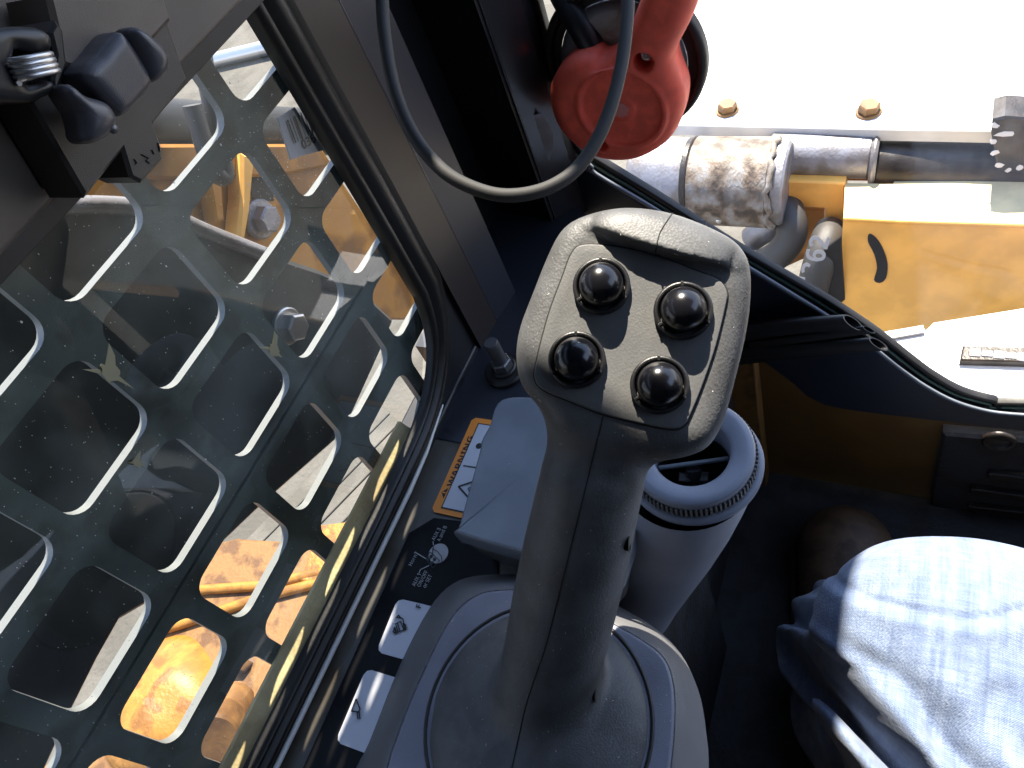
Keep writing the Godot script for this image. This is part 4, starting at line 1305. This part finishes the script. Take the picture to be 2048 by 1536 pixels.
func coupler() -> void:
	var Z := -1.10
	var t := thing("loader_coupler", "yellow and steel loader coupler with a rusty hinge barrel beyond the windscreen", "loader coupler", on_z(1700, 500, Z) - Vector3(0, 0.3, 0))
	# cross tube
	rod("cross_tube", on_z(1752, 329, Z), on_z(2800, 347, Z), 0.039, M.darkmetal, t)
	rod("tube_sleeve", on_z(1540, 309, Z), on_z(1744, 313, Z), 0.036, M.greymetal, t)
	rod("tube_collar", on_z(1742, 318, Z), on_z(1756, 318, Z), 0.043, M.greymetal, t)
	# rusty barrel with its rim
	var bz := -1.04
	var a := on_z(1388, 362, bz)
	var b := on_z(1548, 366, bz)
	rod("hinge_barrel", a, b, 0.075, M.rust, t, 48)
	rod("barrel_end", on_z(1270, 352, bz), on_z(1384, 360, bz), 0.071, M.greymetal, t, 40)
	rod("barrel_groove", on_z(1380, 362, bz), on_z(1392, 362, bz), 0.0765, M.darkmetal, t, 40, 0.002)
	rod("barrel_rim", b, on_z(1576, 367, bz), 0.069, M.greymetal, t, 40)
	var wl := MB.new()
	rng.seed = 5
	var ring := []
	for k in 40:
		var f := TAU * k / 40
		ring.append(b + Vector3(rng.randf_range(-0.004, 0.006), cos(f) * 0.072, sin(f) * 0.072))
	wl.tube(ring, 0.0055, 8, false, true)
	part("weld_bead", wl, M.rust, t)
	var gn := MB.new()
	var gp := on_z(1440, 434, bz + 0.055)
	gn.lathe([Vector2(0.013, -0.01), Vector2(0.013, 0.003), Vector2(0.008, 0.005), Vector2(0.006, 0.01), Vector2(0.0065, 0.014), Vector2(0.004, 0.018), Vector2(0, 0.018)], gp, Vector3(0.1, 0.35, 0.9), 16)
	part("grease_nipple", gn, M.steel, t)
	# top plate with hexagon bolts, its near edge over the tube
	var y := on_z(1700, 262, Z).y
	var pl := [on_y(1325, 249, y), on_y(1560, 254, y), on_y(1750, 258, y), on_y(2800, 272, y), Vector3(1.6, y, -2.3), on_y(1385, -110, y)]
	part("top_plate", wall(pl, Vector3(0, -0.022, 0), 0.002), M.plateout, t)
	for p in [[1455, 222], [1737, 225], [2036, 236]]:
		var h := MB.new()
		var c := on_y(p[0], p[1], y)
		disc(h, c, Vector3.UP, 0.020, 0.004, 20)
		hexagon(h, c + Vector3(0, 0.004, 0), Vector3(0.1, 1, 0.05).normalized(), 0.0165, 0.013)
		part("hexagon_bolt", h, M.yellowdark, t)
	# chipped latch block at the right
	var lb := MB.new()
	lb.prism(trace_z([[1985, 240], [2010, 234], [2100, 240], [2100, 352], [2010, 344], [1992, 330], [1988, 300], [1982, 268]], Z + 0.045), Vector3(0, 0, -0.05), 0.003)
	part("latch_block", lb, M.darkmetal, t)
	rng.seed = 9
	for p in [[1990, 252, 9], [1986, 283, 8], [1989, 306, 9], [1998, 330, 10], [2018, 340, 8], [2040, 336, 10], [2062, 342, 9], [2012, 268, 26]]:
		var chp := MB.new()
		var c := on_z(p[0], p[1], Z + 0.0456)
		var q := []
		for k in 7: q.append(c + Vector3(cos(TAU * k / 7), sin(TAU * k / 7) * (0.35 if p[2] > 20 else 1.0), 0) * p[2] * 0.0006 * rng.randf_range(0.6, 1.2))
		chp.prism(q, Vector3(0, 0, -0.0012))
		part("bare_chip", chp, M.white, t)
	# yellow box beam: flat top, slanted front
	var yt := on_z(1850, 372, -1.05).y
	var back := [on_y(1690, 366, yt), on_y(1786, 368, yt), on_y(1790, 360, yt), on_y(2800, 376, yt)]
	var front := [on_y(1687, 437, yt), on_y(1786, 442, yt), on_y(1800, 443, yt), on_y(2800, 472, yt)]
	var top := MB.new()
	var rows := [back, front]
	for i in 3: top.quad(back[i], back[i + 1], front[i + 1], front[i])
	part("beam_top", top, M.yellowglare, t)
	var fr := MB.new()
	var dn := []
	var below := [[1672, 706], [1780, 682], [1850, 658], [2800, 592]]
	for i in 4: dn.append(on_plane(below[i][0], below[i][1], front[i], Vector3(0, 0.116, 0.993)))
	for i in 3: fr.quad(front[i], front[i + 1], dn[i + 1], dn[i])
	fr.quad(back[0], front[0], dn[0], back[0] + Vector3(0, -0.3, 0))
	part("beam_front", fr, M.yellowlit, t)
	var eg := MB.new()
	eg.tube(front, 0.004, 8)
	part("beam_edge", eg, M.yellowlit, t)
	# dark flat crescent on the beam front, painted shade of a slot
	var slot := MB.new()
	var sp := []
	var nrm: Vector3 = (front[1] - front[0]).cross(dn[0] - front[0]).normalized()
	if nrm.z < 0: nrm = -nrm
	for p in [[1738, 468], [1752, 476], [1766, 498], [1775, 528], [1772, 556], [1760, 566], [1748, 560], [1754, 536], [1748, 508], [1736, 484]]:
		sp.append(on_plane(p[0], p[1], front[0] + nrm * 0.0012, nrm))
	slot.prism(spline(sp, 3, true), -nrm * 0.001)
	part("slot_shade", slot, M.cavity, t)
	# bracket left of the beam
	part("bracket_plate", wall(trace_z([[1572, 362], [1690, 366], [1690, 480], [1650, 476], [1650, 418], [1576, 414]], -1.05), Vector3(0, 0, -0.03), 0.003), M.yellowlit, t)
	part("bracket_foot", wall(trace_z([[1578, 416], [1648, 420], [1648, 500], [1560, 540], [1560, 440]], -1.085), Vector3(0, 0, -0.02), 0.002), M.yellow, t)
	part("bracket_top", wall(trace_z([[1560, 340], [1735, 344], [1735, 364], [1560, 362]], -1.085), Vector3(0, 0, -0.03), 0.003), M.yellow, t)
	var sd := MB.new()
	hexagon(sd, on_z(1598, 462, -1.083), Vector3.BACK, 0.013, 0.012)
	part("stud", sd, M.steel, t)
	# apron below the beam, its pale tone standing for sun glare, with a slotted wear bar
	var ya := -0.93
	part("apron", wall(trace_y([[1690, 690], [1846, 664], [1868, 642], [2080, 608], [2800, 600], [2800, 1000], [1760, 900], [1650, 760]], ya), Vector3(0, -0.02, 0), 0.004), M.plateout, t)
	part("wear_bar", wall(trace_y([[1926, 690], [2800, 712], [2800, 742], [1920, 720]], ya + 0.012), Vector3(0, -0.011, 0), 0.002), M.darkmetal, t)
	for k in 6:
		var h := MB.new()
		var p := on_y(1950 + k * 24, 706 + k * 2, ya + 0.0124)
		h.rbox(p, Vector3.RIGHT, Vector3.UP, Vector3.BACK, Vector3(0.006, 0.002, 0.006 - 0.0015 * (k % 2)), 0.001, 1)
		part("bar_tooth", h, M.white, t)
	part("apron_edge", wall(trace_y([[1700, 676], [1846, 650], [1850, 664], [1690, 692]], ya + 0.006), Vector3(0, -0.006, 0)), M.greymetal, t)

func hoses() -> void:
	var t := thing("printed_hose", "black hydraulic hose with white printed digits beside the yellow beam", "hydraulic hose", on_z(1620, 560, -0.98))
	var c := spline([on_z(1660, 462, -1.03), on_z(1650, 490, -0.985), on_z(1632, 550, -0.955), on_z(1612, 640, -0.96), on_z(1590, 760, -1.0)], 6)
	var mb := MB.new()
	mb.tube(c, 0.0265, 24)
	part("hose", mb, M.hose, t)
	var sl := MB.new()
	sl.prism(trace_z([[1648, 500], [1682, 474], [1686, 540], [1690, 600], [1660, 625], [1640, 560]], -0.952), Vector3(0, 0, -0.004), 0.001)
	part("hose_shadow", sl, M.cavity, t)  # dark flat sheet standing for the shadow beside the hose
	lettering("L1362", on_z(1607, 596, -0.926), on_z(1642, 474, -0.956), Vector3(-1, 0.1, 0.05), 0.03, M.print, t)
	var u := thing("bent_hose", "shiny black bent hose under the rusty hinge barrel", "hydraulic hose", on_z(1560, 520, -1.0))
	var d := spline([on_z(1568, 400, -1.07), on_z(1582, 440, -1.02), on_z(1580, 480, -1.0), on_z(1548, 515, -0.99), on_z(1490, 540, -1.0), on_z(1420, 560, -1.03)], 6)
	var mc := MB.new()
	mc.tube(d, 0.026, 20)
	part("hose", mc, M.hose, u)
	rod("ferrule", on_z(1500, 480, -1.06), on_z(1560, 440, -1.06), 0.024, M.greymetal, u)

# ---------------------------------------------------------------- outside, to the left
func left_side() -> void:
	var t := thing("lift_arm", "dark steel lift arm of the loader beyond the window guard", "lift arm", on_x(430, 800, -0.47) - Vector3(0, 0.3, 0))
	part("plate", wall(trace_x([[-300, 330], [0, 400], [150, 395], [300, 405], [420, 455], [520, 500], [640, 540], [720, 575], [790, 640], [770, 690], [690, 868], [530, 1010], [384, 1150], [330, 1190], [245, 1240], [200, 1320], [150, 1420], [60, 1620], [-500, 1700], [-500, 400]], -0.47), Vector3(-0.05, 0, 0), 0.004), M.arm, t)
	var bo := MB.new()
	var bc := on_x(572, 652, -0.469)
	disc(bo, bc, Vector3.RIGHT, 0.0165, 0.004, 24)
	hexagon(bo, bc + Vector3(0.004, 0, 0), Vector3.RIGHT, 0.0125, 0.012)
	part("hexagon_bolt", bo, M.steel, t)
	var rb := MB.new()
	rb.tube(spline(trace_x([[-100, 420], [120, 410], [300, 418], [420, 466], [560, 520]], -0.466), 5), 0.006, 8)
	part("edge_tube", rb, M.greymetal, t)
	# upper yellow tower
	var u := thing("yellow_tower", "yellow painted lift arm tower with a large washer behind the window guard", "loader tower", on_x(560, 420, -0.62) - Vector3(0, 0.3, 0))
	part("plate", wall(trace_x([[120, 292], [300, 286], [470, 296], [640, 292], [760, 470], [860, 640], [700, 640], [480, 520], [300, 460], [120, 440]], -0.62), Vector3(-0.03, 0, 0), 0.004), M.yellow, u)
	part("flange", wall(trace_x([[240, 288], [640, 288], [668, 330], [560, 352], [430, 358], [240, 360]], -0.606), Vector3(-0.012, 0, 0), 0.003), M.yellow, u)
	part("gusset", wall(trace_x([[484, 306], [512, 310], [502, 420], [492, 480], [476, 480], [484, 400]], -0.598), Vector3(-0.02, 0, 0), 0.003), M.yellowlit, u)
	part("gusset", wall(trace_x([[418, 346], [444, 348], [450, 440], [434, 446]], -0.60), Vector3(-0.018, 0, 0), 0.002), M.yellow, u)
	part("recess_shade", wall(trace_x([[494, 352], [546, 356], [548, 402], [506, 400]], -0.6185), Vector3(-0.001, 0, 0)), M.cavity, u)  # thin dark sheet on the plate, painted shade of a hollow
	var ws := MB.new()
	var wc := on_x(518, 438, -0.617)
	disc(ws, wc, Vector3.RIGHT, 0.021, 0.006, 28)
	hexagon(ws, wc + Vector3(0.006, 0, 0), Vector3.RIGHT, 0.015, 0.013)
	part("washer_bolt", ws, M.greymetal, u)
	rod("pivot_tube", on_x(250, 250, -0.64), on_x(720, 268, -0.64), 0.026, M.arm, u)
	var v := thing("forked_hose", "dark green hose loop bent into a narrow V above the yellow tower", "hose", on_x(440, 340, -0.58))
	var hz := MB.new()
	hz.tube(spline(trace_x([[398, 60], [410, 140], [424, 210], [438, 290], [450, 345], [438, 352], [418, 320], [400, 262], [384, 210]], -0.57), 5), 0.0085, 12)
	part("hose", hz, M.hose, v)
	# barcode tag
	var w := thing("barcode_tag", "small white barcode tag behind the front edge of the side window", "tag", on_x(610, 265, -0.294))
	var q := [[556, 236], [590, 214], [650, 300], [604, 312], [582, 320]]
	part("card", wall(trace_x(q, -0.293), Vector3(-0.001, 0, 0), 0.0003), M.white, w)
	rng.seed = 31
	var bx := 0.0
	for k in 13:
		var wd: float = [1.2, 2.6, 1.2, 1.2, 3.4, 1.4, 2.2, 1.2, 3.0, 1.2, 1.6, 2.8, 1.2][k]
		var ba := MB.new()
		var o := Vector2(572, 243) + Vector2(2.3, -1.35) * bx * 0.62
		var e := o + Vector2(16, 44)
		ribbon(ba, [on_x(o.x, o.y, -0.2926), on_x(e.x, e.y, -0.2926)], wd * 0.0004, Vector3.RIGHT)
		part("bar", ba, M.ink, w)
		bx += wd + [1.4, 1.2, 2.2, 1.0, 1.2, 2.6, 1.0, 1.4, 1.0, 2.0, 1.2, 1.0, 1.0][k]
	lettering("036", on_x(604, 291, -0.2926), on_x(630, 275, -0.2926), on_x(600, 270, -0.2926) - on_x(606, 290, -0.2926), 0.0047, M.ink, w)
	# lower yellow chassis
	var y := -1.02
	var z := thing("yellow_chassis", "yellow dirty chassis panel with a domed cover low beside the cab", "loader chassis", on_y(420, 1350, y - 0.4))
	part("deck_plate", wall(trace_y([[408, 1092], [470, 1076], [560, 1082], [650, 1090], [720, 1060], [800, 1100], [600, 1400], [430, 1700], [-200, 1800], [120, 1500], [240, 1300], [330, 1200]], y), Vector3(0, -0.03, 0), 0.004), M.yellowdark, z)
	part("bright_panel", wall(trace_y([[640, 1050], [720, 1040], [660, 1170], [600, 1160]], y + 0.012), Vector3(0, -0.01, 0), 0.002), M.yellowleft, z)
	for s in [[[400, 1180], [520, 1172], [650, 1144]], [[300, 1268], [400, 1236], [520, 1196], [640, 1165]]]:
		var mb := MB.new()
		mb.tube(trace_y(s, y + 0.006), 0.009, 8)
		part("weld_rib", mb, M.yellowleft, z)
	var dome := MB.new()
	var dc := on_y(345, 1420, y - 0.03)
	var rows := []
	for i in 14:
		var f := PI / 2 * i / 13.6
		var row := []
		for k in 40:
			var g := TAU * k / 40
			var r := 0.118 * cos(f) * (1.0 + 0.05 * sin(2 * g + 0.6))
			row.append(dc + Vector3(cos(g) * r * 0.95, sin(f) * 0.075 + 0.006 * sin(3.0 * g + f * 4.0) * cos(f), sin(g) * r))
		rows.append(row)
	dome.grid(rows, true)
	dome.cap(rows[-1], Vector3.UP)
	part("domed_cover", dome, M.yellowleft, z)
	var rim := MB.new()
	var rp := []
	for k in 40: rp.append(dc + Vector3(cos(TAU * k / 40) * 0.128, 0.012, sin(TAU * k / 40) * 0.134))
	rim.tube(rp, 0.012, 10, false, true)
	part("cover_rim", rim, M.yellowdark, z)
	rod("pipe_stub", on_y(470, 1400, y), on_y(440, 1480, y + 0.06), 0.032, M.yellowdark, z)
	rod("pipe_collar", on_y(440, 1440, y + 0.04), on_y(425, 1480, y + 0.07), 0.038, M.yellowdark, z)
	var hb := MB.new()
	hexagon(hb, on_y(488, 1326, y), Vector3.UP, 0.017, 0.024)
	part("hexagon_bolt", hb, M.steel, z)
	# grooved pale board on the ground
	var gy := -EYE + 0.03
	var g := thing("grooved_boards", "pale grooved boards lying on the ground beside the machine", "boards", on_y(620, 920, gy - 0.03))
	var o := on_y(560, 1010, gy)
	var dx := (on_y(690, 880, gy) - o).normalized()
	var dz := (on_y(700, 985, gy) - o)
	dz = (dz - dx * dz.dot(dx)).normalized()
	for k in 9:
		var mb := MB.new()
		mb.rbox(o + dz * (0.028 + 0.058 * k) + dx * 0.1 + Vector3(0, -0.015, 0), dx, Vector3.UP, dz, Vector3(0.33, 0.015, 0.027), 0.004, 1)
		part("board", mb, M.board, g)
	var p := thing("silver_pipe", "silver pipe lying on the pale ground past the top of the window guard", "pipe", on_y(470, 110, -EYE + 0.03))
	rod("pipe", on_y(200, 175, -EYE + 0.045), on_y(640, 70, -EYE + 0.045), 0.042, M.steel, p)

func _ready() -> void:
	CR = CR.normalized()
	CF = (CF - CR * CF.dot(CR)).normalized()
	CU = CR.cross(CF)
	# camera
	var cam := Camera3D.new()
	cam.name = "camera"
	cam.fov = rad_to_deg(2.0 * atan(768.0 / FPX))
	cam.near = 0.02; cam.far = 400.0
	cam.transform = Transform3D(Basis(CR, CU, -CF), Vector3(0, EYE, 0))
	add_child(cam)
	cam.current = true
	# sky, sun, exposure
	var sm := ProceduralSkyMaterial.new()
	sm.sky_top_color = Color(0.52, 0.62, 0.78)
	sm.sky_horizon_color = Color(0.9, 0.91, 0.92)
	sm.sky_curve = 0.18
	sm.sky_energy_multiplier = 0.95
	sm.ground_bottom_color = Color(0.35, 0.33, 0.30)
	sm.ground_horizon_color = Color(0.72, 0.74, 0.75)
	sm.sun_angle_max = 2.0
	var sky := Sky.new()
	sky.sky_material = sm
	var env := Environment.new()
	env.background_mode = Environment.BG_SKY
	env.sky = sky
	env.tonemap_mode = Environment.TONE_MAPPER_LINEAR
	env.tonemap_exposure = 5.4
	env.sdfgi_enabled = true; env.ssao_enabled = true; env.ssil_enabled = true
	var we := WorldEnvironment.new()
	we.name = "world"
	we.environment = env
	add_child(we)
	var sun := DirectionalLight3D.new()
	sun.name = "sun"
	sun.light_energy = 1.45
	sun.light_color = Color(1.0, 0.96, 0.89)
	sun.light_angular_distance = 0.5
	sun.shadow_enabled = true
	sun.basis = Basis.looking_at(-SUN, Vector3.RIGHT)
	add_child(sun)
	# the place
	materials()
	var g := MB.new()
	g.quad(Vector3(-150, -EYE, -150), Vector3(150, -EYE, -150), Vector3(150, -EYE, 150), Vector3(-150, -EYE, 150))
	struct("ground", g, M.ground)
	cab()
	side_window()
	guard()
	windscreen()
	coupler()
	hoses()
	left_side()
	pod()
	storage_box()
	vent()
	stud()
	loose_trim()
	foot_rest()
	person()
	joystick()
	red_mount()
	cable()
